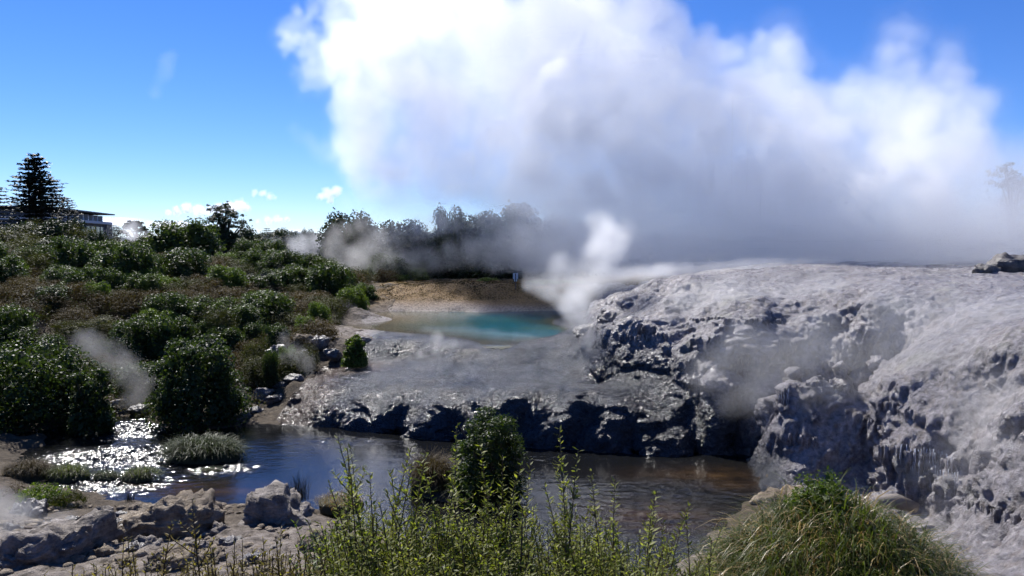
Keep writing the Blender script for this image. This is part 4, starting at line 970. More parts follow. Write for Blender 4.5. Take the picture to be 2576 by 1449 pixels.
# ------------------------------------------------------------------ grass and weed tufts
def blade_strip(base, direction, up_len, bend, width, segs=4):
    """one arching blade as a strip of quads"""
    pts = []; d = np.array(direction) / np.linalg.norm(direction)
    for k in range(segs + 1):
        t = k / segs; ang = bend * t
        pts.append(np.array(base) + np.array((d[0] * math.sin(ang) * up_len * t, d[1] * math.sin(ang) * up_len * t, math.cos(ang) * up_len * t)))
    side = np.array((-d[1], d[0], 0)); V = []; F = []
    for k, p in enumerate(pts):
        w = width * (1 - (k / segs) ** 1.6) * .5 + width * .03; V += [p - side * w, p + side * w]
    for k in range(segs): F.append((2 * k, 2 * k + 1, 2 * k + 3, 2 * k + 2))
    return V, F
def blades_mesh(name, n_, seed, place, ln, width, bend, mat, segs=4):
    r = np.random.default_rng(seed); VV = []; FF = []; nv = 0
    for i in range(n_):
        b0, out = place(r); a = math.atan2(out[1], out[0]) + r.normal() * .6
        V, F = blade_strip(b0, (math.cos(a), math.sin(a), 0), r.uniform(*ln), r.uniform(*bend), width * r.uniform(.6, 1.2), segs)
        VV += V; FF += [tuple(q + nv for q in f) for f in F]; nv += len(V)
    me = mesh_np(name, np.array(VV), np.array(FF), True); me.materials.append(mat); return me

# ---- great sedge mound in the foreground
SX, SY = PY(2125, 1300, 8.6)[0], 8.6
SZ = T1(SX, SY) - .1
sedge = empty('sedge_mound', (SX, SY, SZ)); tag(sedge, 'large mound of green and straw-coloured sedge in front of the terrace waterfall', 'grass')
topz = PY(2125, 1215, 8.6)[2] - SZ
def sedge_h(x, y):
    x = np.asarray(x, float); y = np.asarray(y, float)
    prof = np.interp(x, [-1.75, -1.4, -1.0, -.4, 0, .4, .9, 1.3, 1.65], [.10, .48, .72, .92, .97, .90, .74, .60, .2])
    return (topz - .16) * prof * np.sqrt(np.clip(1 - (y / 1.7) ** 2, .02, 1))
def sedge_place(r):
    while True:
        x = r.uniform(-1.7, 1.6); y = r.uniform(-1.6, 1.1)
        if (x / 1.75) ** 2 + (y / 1.65) ** 2 < 1: break
    z = float(sedge_h(x, y)) * r.uniform(.62, 1.0)
    return (x, y, z), (x * .8 + r.normal() * .5, y * .8 - .2 + r.normal() * .5)
gx, gy = np.meshgrid(np.linspace(-1.75, 1.66, 50), np.linspace(-1.7, 1.4, 46)); gz = sedge_h(gx, gy) * .82 - .05
i = np.arange(gx.size).reshape(gx.shape); V = np.stack([gx.ravel(), gy.ravel(), gz.ravel() + fbm(np.stack([gx.ravel() * 3, gy.ravel() * 3, gx.ravel() * 0], 1), 3, 4) * .12], 1)
M_THATCH = simple_mat('dead_thatch', (.045, .040, .018), .9, .5, 9, bmp=.8)
link('thatch', mesh_np('thatch', V, np.stack([i[:-1, :-1].ravel(), i[:-1, 1:].ravel(), i[1:, 1:].ravel(), i[1:, :-1].ravel()], 1)), M_THATCH, sedge)
o = link('green_blades', blades_mesh('green_blades', 9500, 401, sedge_place, (.28, .62), .013, (.9, 2.4), M_SEDGE), None, sedge); o['kind'] = 'stuff'
o = link('straw_blades', blades_mesh('straw_blades', 3200, 402, sedge_place, (.28, .60), .012, (.8, 2.4), M_STRAW), None, sedge); o['kind'] = 'stuff'
r = np.random.default_rng(404); variants = []
for k in range(10):
    V, F = blade_strip((0, 0, 0), (1, 0, 0), .55 + .04 * k, .8 + .15 * k, .015, 6); me = mesh_np('blade', np.array(V), np.array(F)); me.materials.append(M_STRAW if k % 3 == 0 else M_SEDGE); variants.append(me)
for k in range(240):
    b0, out = sedge_place(r); o = link('blade', variants[k % 10], None, sedge, b0); o.rotation_euler = (r.normal() * .12, r.normal() * .12, math.atan2(out[1], out[0]) + r.normal() * .5)
    s = r.uniform(.8, 1.2); o.scale = (s, s, s)
# small leafy weed crowning the sedge
def weed(name, u, v, Y, w, h, n_, L, W, mat, seed, label, cat='weed', zb=None):
    top = PY(u, v, Y); z = top[2] - h if zb is None else zb; r = np.random.default_rng(seed)
    e = empty(name, (top[0], Y, z)); tag(e, label, cat)
    link('foliage', crown('foliage', dome_clumps(r, 9, w, h, .28, .42), n_, L, W, seed, mat, shell=.8), None, e); link('stem', wood_mesh(seed, h, w, .015, 5), None, e)
    return e
weed('leafy_weed', 2062, 1190, 8.9, .42, .48, 1500, .05, .022, M_BRIGHT, 411, 'leafy dark green weed growing out of the top of the sedge mound')

# ---- tufts and hummocks in and beside the stream
def tuft(name, u, v, wpx, hpx, z, seed, mat, label, n_=700, bend=(.7, 2.0), cat='grass', depth=.6, mound=True):
    p = P(u, v, z); s = p[1] / FPX; w = wpx * s / 2; h = hpx * s
    e = empty(name, (p[0], p[1] + w * depth * .7, z)); tag(e, label, cat)
    def place(r):
        a = r.uniform(0, 6.283); q = math.sqrt(r.random()); x = math.cos(a) * q * w; y = math.sin(a) * q * w * depth
        return (x, y, h * .62 * math.sqrt(max(0, 1 - q * q)) if mound else 0), (x + r.normal() * w * .3, y + r.normal() * w * .3)
    o = link('blades', blades_mesh('blades', n_, seed, place, (h * .35, h * .75) if mound else (h * .6, h), max(.012, w * .018), bend, mat, 3), None, e); o['kind'] = 'stuff'
    if mound:
        me = rock_mesh(seed, (w * .96, w * depth * .96, h * .62), 3, .08, 0, (0, 0), ICO4); m2 = link('peat', me, M_THATCH, e)
    return e
tuft('grassy_islet', 495, 1166, 200, 66, -.02, 421, M_WEED, 'dark grassy hummock in midstream below the round bush', 1500, (.8, 2.2))
tuft('stream_tuft', 345, 1214, 100, 40, -.02, 422, M_SEDGE, 'green grass tuft standing in the rapids beside the grassy hummock', 700)
tuft('stream_tuft', 258, 1212, 74, 30, -.02, 423, M_WEED, 'small dark weed tuft in the rapids', 420)
tuft('stream_tuft', 160, 1212, 110, 44, .02, 424, M_SEDGE, 'pale green streaming tuft at the edge of the sparkling rapids', 700)
tuft('stream_tuft', 55, 1210, 130, 52, .05, 425, M_BROWN, 'tawny grass clump on the bank above the sparkling rapids', 900)
tuft('stream_tuft', 530, 1190, 60, 14, -.02, 426, M_WEED, 'flat weed patch floating below the grassy hummock', 260)
weed('bank_weed', 95, 1235, P(95, 1270, .2)[1], 1.0, .55, 2200, .08, .045, M_BRIGHT, 427, 'yellow-green leafy weed on the bank beside the puddle', zb=.15)
weed('bank_weed', 170, 1245, P(170, 1275, .2)[1] + .3, .7, .5, 1700, .06, .02, M_FINE, 428, 'dark fine-leaved weed hanging over the puddle', zb=.15)
weed('bank_weed', 20, 1235, P(20, 1262, .2)[1], .8, .5, 1700, .06, .02, M_BROWN, 429, 'brown fine-leaved weed on the bank behind the low rounded rock', zb=.15)
weed('crevice_weed', 540, 1285, P(540, 1315, .3)[1], .22, .30, 500, .05, .03, M_BRIGHT, 430, 'small green weed in the gap between the slab boulder and the rock shelf', zb=.3)
tuft('reed_tuft', 752, 1262, 44, 84, .35, 431, M_THATCH, 'dark spiky reed tuft on the bank behind the slab boulder', 130, (.05, .5), 'reeds', .8, False)
weed('bank_weed', 722, 1215, P(722, 1262, .35)[1], .30, .45, 1200, .045, .012, M_FINE, 432, 'small dark heathy bush next to the spiky reeds', 'bush', zb=.35)
tuft('reed_tuft', 325, 1262, 26, 26, .1, 433, M_THATCH, 'tiny dark reed tuft at the end of the sparkling rapids', 60, (.05, .6), 'reeds', .8, False)
tuft('dry_hummock', 1085, 1240, 120, 92, .05, 434, M_BROWN, 'brown dry grass hummock on the islet beside the upright bush', 1300, (.5, 1.6), 'grass', .8)
tuft('green_hummock', 1215, 1262, 190, 70, .02, 435, M_SEDGE, 'green grass skirt around the foot of the upright islet bush', 1300, (.6, 1.9), 'grass', .7)
tuft('shore_grass', 845, 1285, 130, 34, .4, 436, M_STRAW, 'thin dry grass on the bank beside the reeds', 420, (.3, 1.5), 'grass', .8)

# ---- upright leafy shrubs at the camera's feet
def sprig(length, seed, leafL, every=.0135, lean=.0):
    """a stem with its leaves; origin at the foot, growing up z with a slight bow"""
    r = np.random.default_rng(seed); bow = r.uniform(.05, .22); az = r.uniform(0, 6.28)
    f = lambda t: np.array((math.cos(az) * bow * length * t * t, math.sin(az) * bow * length * t * t, length * t * (1 - .08 * bow)))
    mb = MB(); ts = np.linspace(0, 1, 9); mb.tube([f(t) for t in ts], [.0085 * (1 - .75 * t) for t in ts], 5)
    C = []; D = []
    def dress(g, t0, t1, nl, sc_):
        for k in range(nl):
            t = t0 + (t1 - t0) * (k + r.random()) / nl; p = g(t); a = k * 2.4 + r.uniform(-.5, .5); el = r.uniform(.2, .9)
            C.append(p); D.append((math.cos(a) * math.cos(el), math.sin(a) * math.cos(el), math.sin(el), sc_ * r.uniform(.65, 1.15) * (1 if t < .9 else .75)))
    dress(f, .18, 1.0, int(length / every), 1.0)
    for k in range(int(length * 9)):
        t = r.uniform(.25, .85); p = f(t); a = r.uniform(0, 6.28); ln = r.uniform(.12, .46) * (1.15 - t); e_ = r.uniform(.5, 1.1)
        q = p + np.array((math.cos(a) * math.cos(e_), math.sin(a) * math.cos(e_), math.sin(e_))) * ln
        mb.tube([p, q], [.004, .0015], 4); dress(lambda s, p=p, q=q: p + (q - p) * s, .15, 1.0, max(4, int(ln / every * 1.1)), .85)
    C = np.array(C); D = np.array(D); d = D[:, :3]; Lf = leafL * D[:, 3]
    side = unit(np.cross(d, np.array((0, 0, 1.0)) + r.normal(size=d.shape) * .3)); nrm = np.cross(side, d); w = (Lf * .32)[:, None]; L_ = Lf[:, None]
    V = np.stack([C, C + d * L_ * .45 + side * w * .5 - nrm * w * .12, C + d * L_ - nrm * L_ * .12, C + d * L_ * .45 - side * w * .5 - nrm * w * .12], 1).reshape(-1, 3)
    sm = bpy.data.meshes.new('stem'); sm.from_pydata(mb.v, [], mb.f); sm.update(); sm.materials.append(M_STEM)
    return sm, mesh_np('leaves', V, np.arange(len(V)).reshape(-1, 4), False)
def sprig_set(mat, lens, seed, leafL):
    out = []
    for k, ln in enumerate(lens):
        s_, lf = sprig(ln, seed + k, leafL); lf.materials.append(mat); out.append((s_, lf, ln))
    return out
SPRIG_G = sprig_set(M_SPRIG, (1.0, 1.3, 1.6, 1.9, 1.1, 1.5), 500, .052)
SPRIG_O = sprig_set(M_SPRIG_OLIVE, (.8, 1.0, 1.3, 1.6, .9, 1.15), 520, .046)
SPRIG_D = sprig_set(M_BRIGHT, (.9, 1.1, 1.3, 1.0), 540, .055)
def stem_shrub(name, label, sprigs, tips, seed, group=None):
    """tips: list of (u, v, Y) where each stem ends; stems rise from the bank"""
    r = np.random.default_rng(seed); ps = [PY(*t) for t in tips]; cx = float(np.mean([p[0] for p in ps])); cyy = float(np.mean([p[1] for p in ps])); z0 = T1(cx, cyy)
    e = empty(name, (cx, cyy, z0)); tag(e, label, 'shrub', group)
    for k, p in enumerate(ps):
        bx = p[0] + (cx - p[0]) * r.uniform(.05, .35) + r.normal() * .05; by = p[1] + r.uniform(-.12, .12); bz = p[2] - 1.0
        gz_ = T1(bx, by)
        sm, lf, ln = sprigs[r.integers(len(sprigs))]
        axis = Vector((p[0] - bx, p[1] - by, 1.0)).normalized(); need = max(.35, min(2.3, p[2] - gz_ + .05)); sc_ = need / ln if need < ln * 1.5 else 1.5
        base = Vector(p) - axis * (ln * sc_)
        s = link('stem', sm, None, e, base - Vector((cx, cyy, z0))); s.rotation_euler = (axis.to_track_quat('Z', 'Y') @ Matrix.Rotation(r.uniform(0, 6.28), 3, 'Z').to_quaternion()).to_euler()
        w_ = min(1.25, max(.8, sc_)); s.scale = (w_, w_, sc_)
        o = link('leaves', lf, None, s); o['kind'] = 'stuff'
    return e
fr = np.random.default_rng(77)
def fill(u0, u1, env, n_, ylo, yhi, drop):
    """stem tips below an outline env(u) in the picture, at distances between ylo and yhi"""
    out = []
    for k in range(n_):
        u = fr.uniform(u0, u1); Y = fr.uniform(ylo, yhi); out.append((u, np.interp(u, *zip(*env)) + abs(fr.normal()) * drop, Y))
    return out
main_env = [(790,1400),(830,1330),(880,1290),(1000,1275),(1150,1290),(1300,1270),(1400,1290),(1500,1300),(1560,1330),(1750,1390)]
tall_a = [(825,1152,5.6),(868,1130,5.8),(885,1098,5.5),(921,1075,5.4),(978,1125,5.6),(1015,1170,5.4),(1042,1112,5.7),(905,1165,5.7),(950,1190,5.5),(1070,1150,5.5)]
tall_b = [(1120,1092,5.5),(1135,1130,5.6),(1188,1150,5.4),(1262,1090,5.6),(1290,1200,5.4),(1320,1185,5.5),(1351,1135,5.6),(1210,1210,5.4),(1160,1200,5.6)]
tall_c = [(1424,1082,5.3),(1410,1130,5.4),(1482,1170,5.5),(1472,1195,5.6),(1525,1188,5.4),(1538,1210,5.5),(1621,1185,5.6),(1605,1230,5.4),(1640,1270,5.5),(1690,1310,5.6),(1745,1300,5.7)]
stem_shrub('upright_shrub', 'leggy green shrub with tall upright stems in front of the calm water', SPRIG_G, tall_a + fill(800, 1080, main_env, 105, 5.0, 6.6, 45) + fill(800, 1080, [(0, 1385)], 40, 4.6, 5.2, 30), 601)
stem_shrub('upright_shrub', 'leggy green shrub with upright stems in front of the islet bush', SPRIG_G, tall_b + fill(1060, 1350, main_env, 110, 5.0, 6.6, 45) + fill(1060, 1350, [(0, 1385)], 42, 4.6, 5.2, 30), 602)
stem_shrub('upright_shrub', 'leggy yellow-green shrub with long stems in front of the dark terrace wall', SPRIG_G, tall_c + fill(1330, 1620, main_env, 95, 5.0, 6.6, 50) + fill(1340, 1640, [(0, 1390)], 36, 4.6, 5.2, 30), 603)
stem_shrub('upright_shrub', 'thin leggy shrub with slanting stems next to the sedge mound', SPRIG_G, [(1748,1292,5.6),(1720,1330,5.7),(1780,1360,5.5),(1800,1400,5.5),(1670,1340,5.4)] + fill(1580, 1790, [(1580, 1370), (1790, 1420)], 18, 5.0, 6.0, 30), 604)
ol_env = [(180,1400),(260,1380),(400,1350),(540,1372),(640,1360),(800,1330)]
stem_shrub('olive_shrub', 'sparse olive shrub with thin stems in front of the flat boulder', SPRIG_O, [(405,1312,5.6),(350,1362,5.7),(310,1345,5.6),(370,1372,5.5)] + fill(160, 470, [(160, 1425), (300, 1400), (470, 1400)], 40, 5.0, 6.2, 30), 605)
stem_shrub('olive_shrub', 'sparse olive shrub with thin stems in front of the slab boulder', SPRIG_O, [(455,1262,5.7),(470,1330,5.7),(620,1345,5.5),(560,1372,5.6),(700,1350,5.6),(675,1385,5.6)] + fill(450, 820, [(450, 1400), (640, 1385), (820, 1370)], 84, 5.0, 6.2, 30), 606)
stem_shrub('dark_leafy_shrub', 'low bright green leafy shrub beside the tall upright stems', SPRIG_D, fill(800, 880, [(800, 1320), (880, 1270)], 26, 6.0, 6.8, 40), 607)
# ------------------------------------------------------------------ steam and clouds: voxel volumes
def up_noise(shape, cell, seed):
    """smooth value noise on a regular grid, -1..1, one lattice step every `cell` voxels (scalar or triple)"""
    cell = (cell,) * 3 if np.isscalar(cell) else cell
    r = np.random.default_rng(seed); mats = []; dims = []
    for nlen, c in zip(shape, cell):
        m_ = int(math.ceil(nlen / c)) + 4; t = np.arange(nlen) / c + 1; i = np.floor(t).astype(int); f = t - i
        w = np.zeros((nlen, m_), dtype=np.float32); k = np.arange(nlen)
        w[k, i - 1] = (1 - f) ** 3 / 6; w[k, i] = (3 * f**3 - 6 * f**2 + 4) / 6; w[k, i + 1] = (-3 * f**3 + 3 * f**2 + 3 * f + 1) / 6; w[k, i + 2] = f**3 / 6
        mats.append(w); dims.append(m_)
    L = r.uniform(-1, 1, dims).astype(np.float32)
    L = np.tensordot(mats[0], L, (1, 0)); L = np.tensordot(mats[1], L, (1, 1)).transpose(1, 0, 2); L = np.tensordot(L, mats[2], (2, 1))
    return L * 1.9
def up_fbm(shape, cell, seed, oct=4, gain=0.55, billow=False):
    s = np.zeros(shape, dtype=np.float32); a = 1.0; c = np.array((cell,) * 3 if np.isscalar(cell) else cell, dtype=float); tot = 0
    for k in range(oct):
        if c.min() < 1.6: break
        q = up_noise(shape, tuple(c), seed + k * 31)
        s += a * ((1 - 2.2 * np.abs(q)) if billow else q); tot += a; a *= gain; c = c / 2.05
    return s / max(tot, 1e-6)

def steam_tree():
    t = bpy.data.node_groups.new('voxel_volume', 'GeometryNodeTree'); I = t.interface
    I.new_socket('Geometry', in_out='INPUT', socket_type='NodeSocketGeometry'); I.new_socket('Geometry', in_out='OUTPUT', socket_type='NodeSocketGeometry')
    ids = {}
    for nm, st in (('Min', 'NodeSocketVector'), ('Max', 'NodeSocketVector'), ('Voxel', 'NodeSocketFloat'), ('Stride', 'NodeSocketVector'),
                   ('RX', 'NodeSocketInt'), ('RY', 'NodeSocketInt'), ('RZ', 'NodeSocketInt'), ('Material', 'NodeSocketMaterial')):
        ids[nm] = I.new_socket(nm, in_out='INPUT', socket_type=st).identifier
    n_, l_ = t.nodes, t.links
    gi = n_.new('NodeGroupInput'); go = n_.new('NodeGroupOutput')
    pos = n_.new('GeometryNodeInputPosition')
    def vm(op, a, b):
        k = n_.new('ShaderNodeVectorMath'); k.operation = op
        for s, v in ((k.inputs[0], a), (k.inputs[1], b)):
            if isinstance(v, bpy.types.NodeSocket): l_.new(v, s)
            elif v is not None: s.default_value = v
        return k
    a = vm('SUBTRACT', pos.outputs[0], gi.outputs['Min'])
    sc_ = n_.new('ShaderNodeMath'); sc_.operation = 'DIVIDE'; sc_.inputs[0].default_value = 1.0; l_.new(gi.outputs['Voxel'], sc_.inputs[1])
    b_ = n_.new('ShaderNodeVectorMath'); b_.operation = 'SCALE'; l_.new(a.outputs[0], b_.inputs[0]); l_.new(sc_.outputs[0], b_.inputs['Scale'])
    c_ = vm('ADD', b_.outputs[0], (0.5, 0.5, 0.5)); d_ = vm('FLOOR', c_.outputs[0], None); e_ = vm('DOT_PRODUCT', d_.outputs[0], gi.outputs['Stride'])
    na = n_.new('GeometryNodeInputNamedAttribute'); na.data_type = 'FLOAT'; na.inputs['Name'].default_value = 'd'
    si = n_.new('GeometryNodeSampleIndex'); si.data_type = 'FLOAT'; si.domain = 'POINT'; si.clamp = True
    l_.new(gi.outputs['Geometry'], si.inputs['Geometry']); l_.new(na.outputs[0], si.inputs['Value']); l_.new(e_.outputs['Value'], si.inputs['Index'])
    vc = n_.new('GeometryNodeVolumeCube')
    l_.new(si.outputs[0], vc.inputs['Density']); l_.new(gi.outputs['Min'], vc.inputs['Min']); l_.new(gi.outputs['Max'], vc.inputs['Max'])
    for ax in 'XYZ': l_.new(gi.outputs['R' + ax], vc.inputs['Resolution ' + ax])
    sm = n_.new('GeometryNodeSetMaterial'); l_.new(vc.outputs[0], sm.inputs['Geometry']); l_.new(gi.outputs['Material'], sm.inputs['Material'])
    l_.new(sm.outputs[0], go.inputs[0])
    return t, ids
ST_TREE, ST_IDS = steam_tree()
def steam_mat(name, g, step=1.0, color=(1, 1, 1), dens=1.0):
    m, n, l = mat_new(name)
    v = n.new('ShaderNodeVolumePrincipled'); v.inputs['Color'].default_value = (*color, 1); v.inputs['Anisotropy'].default_value = g
    v.inputs['Density'].default_value = dens
    o = n.new('ShaderNodeOutputMaterial'); l.new(v.outputs[0], o.inputs['Volume'])
    m.cycles.volume_step_rate = step
    return m
M_WISP = steam_mat('steam_thin', 0.55, 5.0)
def volume_obj(name, D, vox, origin, rz, mat, label, cat):
    """D[ix,iy,iz] densities; origin = world place of the local (0,0,0) corner"""
    nx, ny, nz = D.shape
    D = D.astype(np.float32); D[D < 0.0015] = 0
    for ax in range(3):
        s = [slice(None)] * 3; s[ax] = 0; D[tuple(s)] = 0; s[ax] = -1; D[tuple(s)] = 0
    me = bpy.data.meshes.new(name)
    iz, iy, ix = np.meshgrid(np.arange(nz), np.arange(ny), np.arange(nx), indexing='ij')
    co = np.stack([ix.ravel(), iy.ravel(), iz.ravel()], 1).astype(np.float32) * vox
    me.vertices.add(len(co)); me.vertices.foreach_set('co', co.ravel())
    attr(me, 'd', D.transpose(2, 1, 0).ravel())
    o = link(name, me); me.materials.append(mat); o.location = origin; o.rotation_euler = (0, 0, rz)
    md = o.modifiers.new('volume', 'NODES'); md.node_group = ST_TREE
    for k, v in (('Min', (0, 0, 0)), ('Max', ((nx - 1) * vox, (ny - 1) * vox, (nz - 1) * vox)), ('Voxel', vox), ('Stride', (1, nx, nx * ny)),
                 ('RX', nx), ('RY', ny), ('RZ', nz), ('Material', mat)):
        md[ST_IDS[k]] = v
    return tag(o, label, cat, kind='stuff')
def puff_field(shape, vox, puffs, soft=0.0):
    """largest of (r - distance) over all puffs, in metres (negative outside)"""
    S = np.full(shape, -3.0, dtype=np.float32)
    ax = [np.arange(k, dtype=np.float32) * vox for k in shape]
    for x, y, z, r in puffs:
        R = r + 3.0; sl = []
        for c, nlen in ((x, shape[0]), (y, shape[1]), (z, shape[2])):
            a = max(0, int((c - R) / vox)); b = min(nlen, int((c + R) / vox) + 2); sl.append(slice(a, max(a, b)))
        if any(s.start >= s.stop for s in sl): continue
        d = r - np.sqrt((ax[0][sl[0]][:, None, None] - x) ** 2 + (ax[1][sl[1]][None, :, None] - y) ** 2 + (ax[2][sl[2]][None, None, :] - z) ** 2)
        cur = S[sl[0], sl[1], sl[2]]
        k = 0.15; h = np.clip(0.5 + 0.5 * (cur - d) / k, 0, 1)
        S[sl[0], sl[1], sl[2]] = d * (1 - h) + cur * h + k * h * (1 - h)
    return S

# ---- the great plume: from the vents on the terrace it drifts back and to the left
PA = np.array((33.0, 52.0)); PB = np.array((-35.0, 118.0))
ex = (PA - PB) / np.linalg.norm(PA - PB); ey = np.array((-ex[1], ex[0])); PRZ = math.atan2(ex[1], ex[0])
VOX = 0.26
# the renderer takes its march step from the voxel diagonal turned into world axes: ask for about half a metre
M_STEAM = steam_mat('steam_thick', 0.56, 0.5 / (VOX * abs(abs(math.cos(PRZ)) - abs(math.sin(PRZ)))))
o_xy = PB - ex * 6 - ey * 12.5; O3 = np.array((o_xy[0], o_xy[1], 5.6))
PSH = (int(112 / VOX), int(28 / VOX), int(44 / VOX))
def plume_point(u, v, off=0.0):
    d = np.array(ray(u, v)); d = d / d[1]          # per metre of depth
    # depth at which the sight line crosses the plume's axis line
    A_ = np.array([[d[0], -ex[0]], [1.0, -ex[1]]]); t = np.linalg.solve(A_, PB)
    y = t[0] + off; w = np.array((d[0] * y, y, CAMZ + d[2] * y))
    q = w[:2] - O3[:2]
    return np.array((q @ ex, q @ ey, w[2] - O3[2])), y
BIG = [(760,75,55),(728,105,32),(800,135,70),(768,185,40),(880,60,105),(965,160,125),(925,265,80),(905,370,66),(945,440,66),(1005,300,150),(1080,420,130),(1100,100,170),
       (1010,480,75),(1250,180,180),(1200,350,180),(1350,70,150),(1450,200,200),(1340,420,160),(1500,370,190),(1580,110,150),(1620,300,190),(1660,100,90),(1690,190,110),(1790,190,110),
       (1850,155,75),(1922,145,68),(1965,200,78),(1985,270,75),(1750,390,200),(1900,370,160),(1620,500,130),(1800,540,130),(1950,510,150),(1480,500,110),
       (2085,295,85),(2150,265,72),(2200,300,95),(2262,100,36),(2272,160,42),(2285,225,55),(2402,105,32),(2392,170,42),(2385,235,70),(2440,290,75),(2330,330,130),(2200,420,140),
       (2350,450,140),(2455,390,90),(2480,480,75),(2100,470,130),(2050,400,130),(2230,550,115),(2380,570,115),(2480,590,80),(2530,470,60),(2550,550,70),(2580,630,70),(1700,600,100),(1850,620,90),(2000,610,100),(2150,620,95),(2300,625,90),(1180,-60,160),(1400,-80,170),(1580,-70,120),(960,-40,100)]
FRONT = [(1700,235,46),(1765,262,50),(1850,262,46),(1900,330,50),(1960,360,48),(2045,345,46),(2115,335,46),(2085,420,52),(1990,455,46),(2040,480,40),(2250,400,60),(2310,300,60),(2370,380,60),(2430,330,46),(2200,470,50),(2340,480,50),(1640,300,46),(1800,350,60),(1540,240,50),(1480,330,56),(1580,380,54),(1380,300,56),(1300,210,50),(1250,330,56),(1130,250,50),(1180,420,50),(1050,350,46),(1350,430,50),(1500,460,50),(1660,440,54),(1760,470,50),(1000,220,44),(1420,170,50),(1880,450,50),(2150,560,46),(2280,560,44),(1020,440,40)]
pr = np.random.default_rng(12); puffs = []; heads = []; fronts = []
for u, v, r in BIG:
    q, y = plume_point(u, v, pr.uniform(-3.0, 3.0)); R = r / FPX * y
    puffs.append((*q, R))
    for k in range(int(7 + R * 3.2)):                       # cauliflower heads on the surface of each puff
        a = pr.normal(size=3); a /= np.linalg.norm(a); rr = R * pr.uniform(0.22, 0.45)
        puffs.append((*(q + a * (R - rr * 0.35)), rr)); heads.append(puffs[-1])
for u, v, r in FRONT:                                       # crests of the nearer billows, standing clear of the main body
    q, y = plume_point(u, v, -9.5 + pr.uniform(-1, 1)); R = r / FPX * y; fronts.append((*q, R * .8))
    for k in range(16):
        a = pr.normal(size=3); a /= np.linalg.norm(a); rr = R * pr.uniform(0.22, 0.48); fronts.append((*(q + a * (R - rr * 0.3)), rr))
S = puff_field(PSH, VOX, puffs)
for u, v, r in ((1290, -12, 46), (1560, -14, 40), (2060, 170, 70), (2330, 150, 36)):   # gaps the sky shows through
    for off in np.arange(-14, 15, 2.0):
        q, y = plume_point(u, v, off); R = r / FPX * y
        i0 = [max(0, int((c_ - R * 2) / VOX)) for c_ in q]; i1 = [min(n_, int((c_ + R * 2) / VOX) + 2) for c_, n_ in zip(q, PSH)]
        if any(a >= b for a, b in zip(i0, i1)): continue
        gg = [np.arange(a, b, dtype=np.float32) * VOX - c_ for a, b, c_ in zip(i0, i1, q)]
        dist = np.sqrt(gg[0][:, None, None] ** 2 + gg[1][None, :, None] ** 2 + gg[2][None, None, :] ** 2) - R
        blk = S[i0[0]:i1[0], i0[1]:i1[1], i0[2]:i1[2]]; np.minimum(blk, dist * 1.2 + .6, out=blk)
warp_b = up_fbm(PSH, 20, 100, 4, 0.62, billow=True); warp_f = up_fbm(PSH, 26, 200, 5, 0.6)
S = S - 0.8 + warp_b * 1.6 + warp_f * 1.2 + up_fbm(PSH, 6, 300, 2, 0.6, billow=True) * 0.35
wig = warp_b * 0.55 + warp_f * 0.45 + up_fbm(PSH, 7, 310, 2, 0.6, billow=True) * 0.22 - .25
SH = puff_field(PSH, VOX, heads) + wig; SF = puff_field(PSH, VOX, fronts) + wig
zz = (np.arange(PSH[2]) * VOX + O3[2])[None, None, :]
xx = (np.arange(PSH[0]) * VOX)[:, None, None]
soft_ = 0.35 + 2.6 * (1 - sstep(8.0, 16.0, zz + warp_f * 4))
core = np.clip(S / soft_, 0, 1)
core = core * core * (3 - 2 * core)
thin = 0.04 + 0.05 * sstep(30, 80, xx - 0.6 * (zz - 12))       # it evaporates as it drifts up and away
dens = core * (0.8 - 0.4 * sstep(0.3, 3.5, S + warp_f * 1.2)) * thin
dens = dens + np.clip(SH / .35, 0, 1) * (0.05 + 0.07 * sstep(40, 85, xx)) * sstep(9, 15, zz) + np.clip(SF / .3, 0, 1) * (0.12 + 0.28 * sstep(55, 75, xx)) * sstep(8, 13, zz)
# frayed, thinner skirt below and on the left edge
skirt = np.clip((S + 1.4 + warp_f * 1.2) / 2.5, 0, 1) ** 2 * 0.035
low = (1 - sstep(8.0, 14.0, zz)) * (1 - sstep(44, 66, xx))
veil_ = np.clip(1 - np.abs(zz - 10.0 + 0.6 * sstep(72, 92, xx)) / (7.2 - 1.0 * sstep(72, 92, xx)), 0, 1) * sstep(46, 84, xx) * np.clip(.75 + warp_f * .8, 0, 1) * np.clip(1 - ((np.arange(PSH[1]) * VOX)[None, :, None] - 13) ** 2 / 100, 0, 1) * 0.36
D = dens * (1 - 0.75 * low) * (0.75 + 0.25 * np.clip(up_noise(PSH, 30, 77) + .3, 0, 1)) + skirt + veil_
volume_obj('steam_plume', D, VOX, tuple(O3), PRZ, M_STEAM, 'huge white steam plume billowing up from the geyser terrace', 'steam')

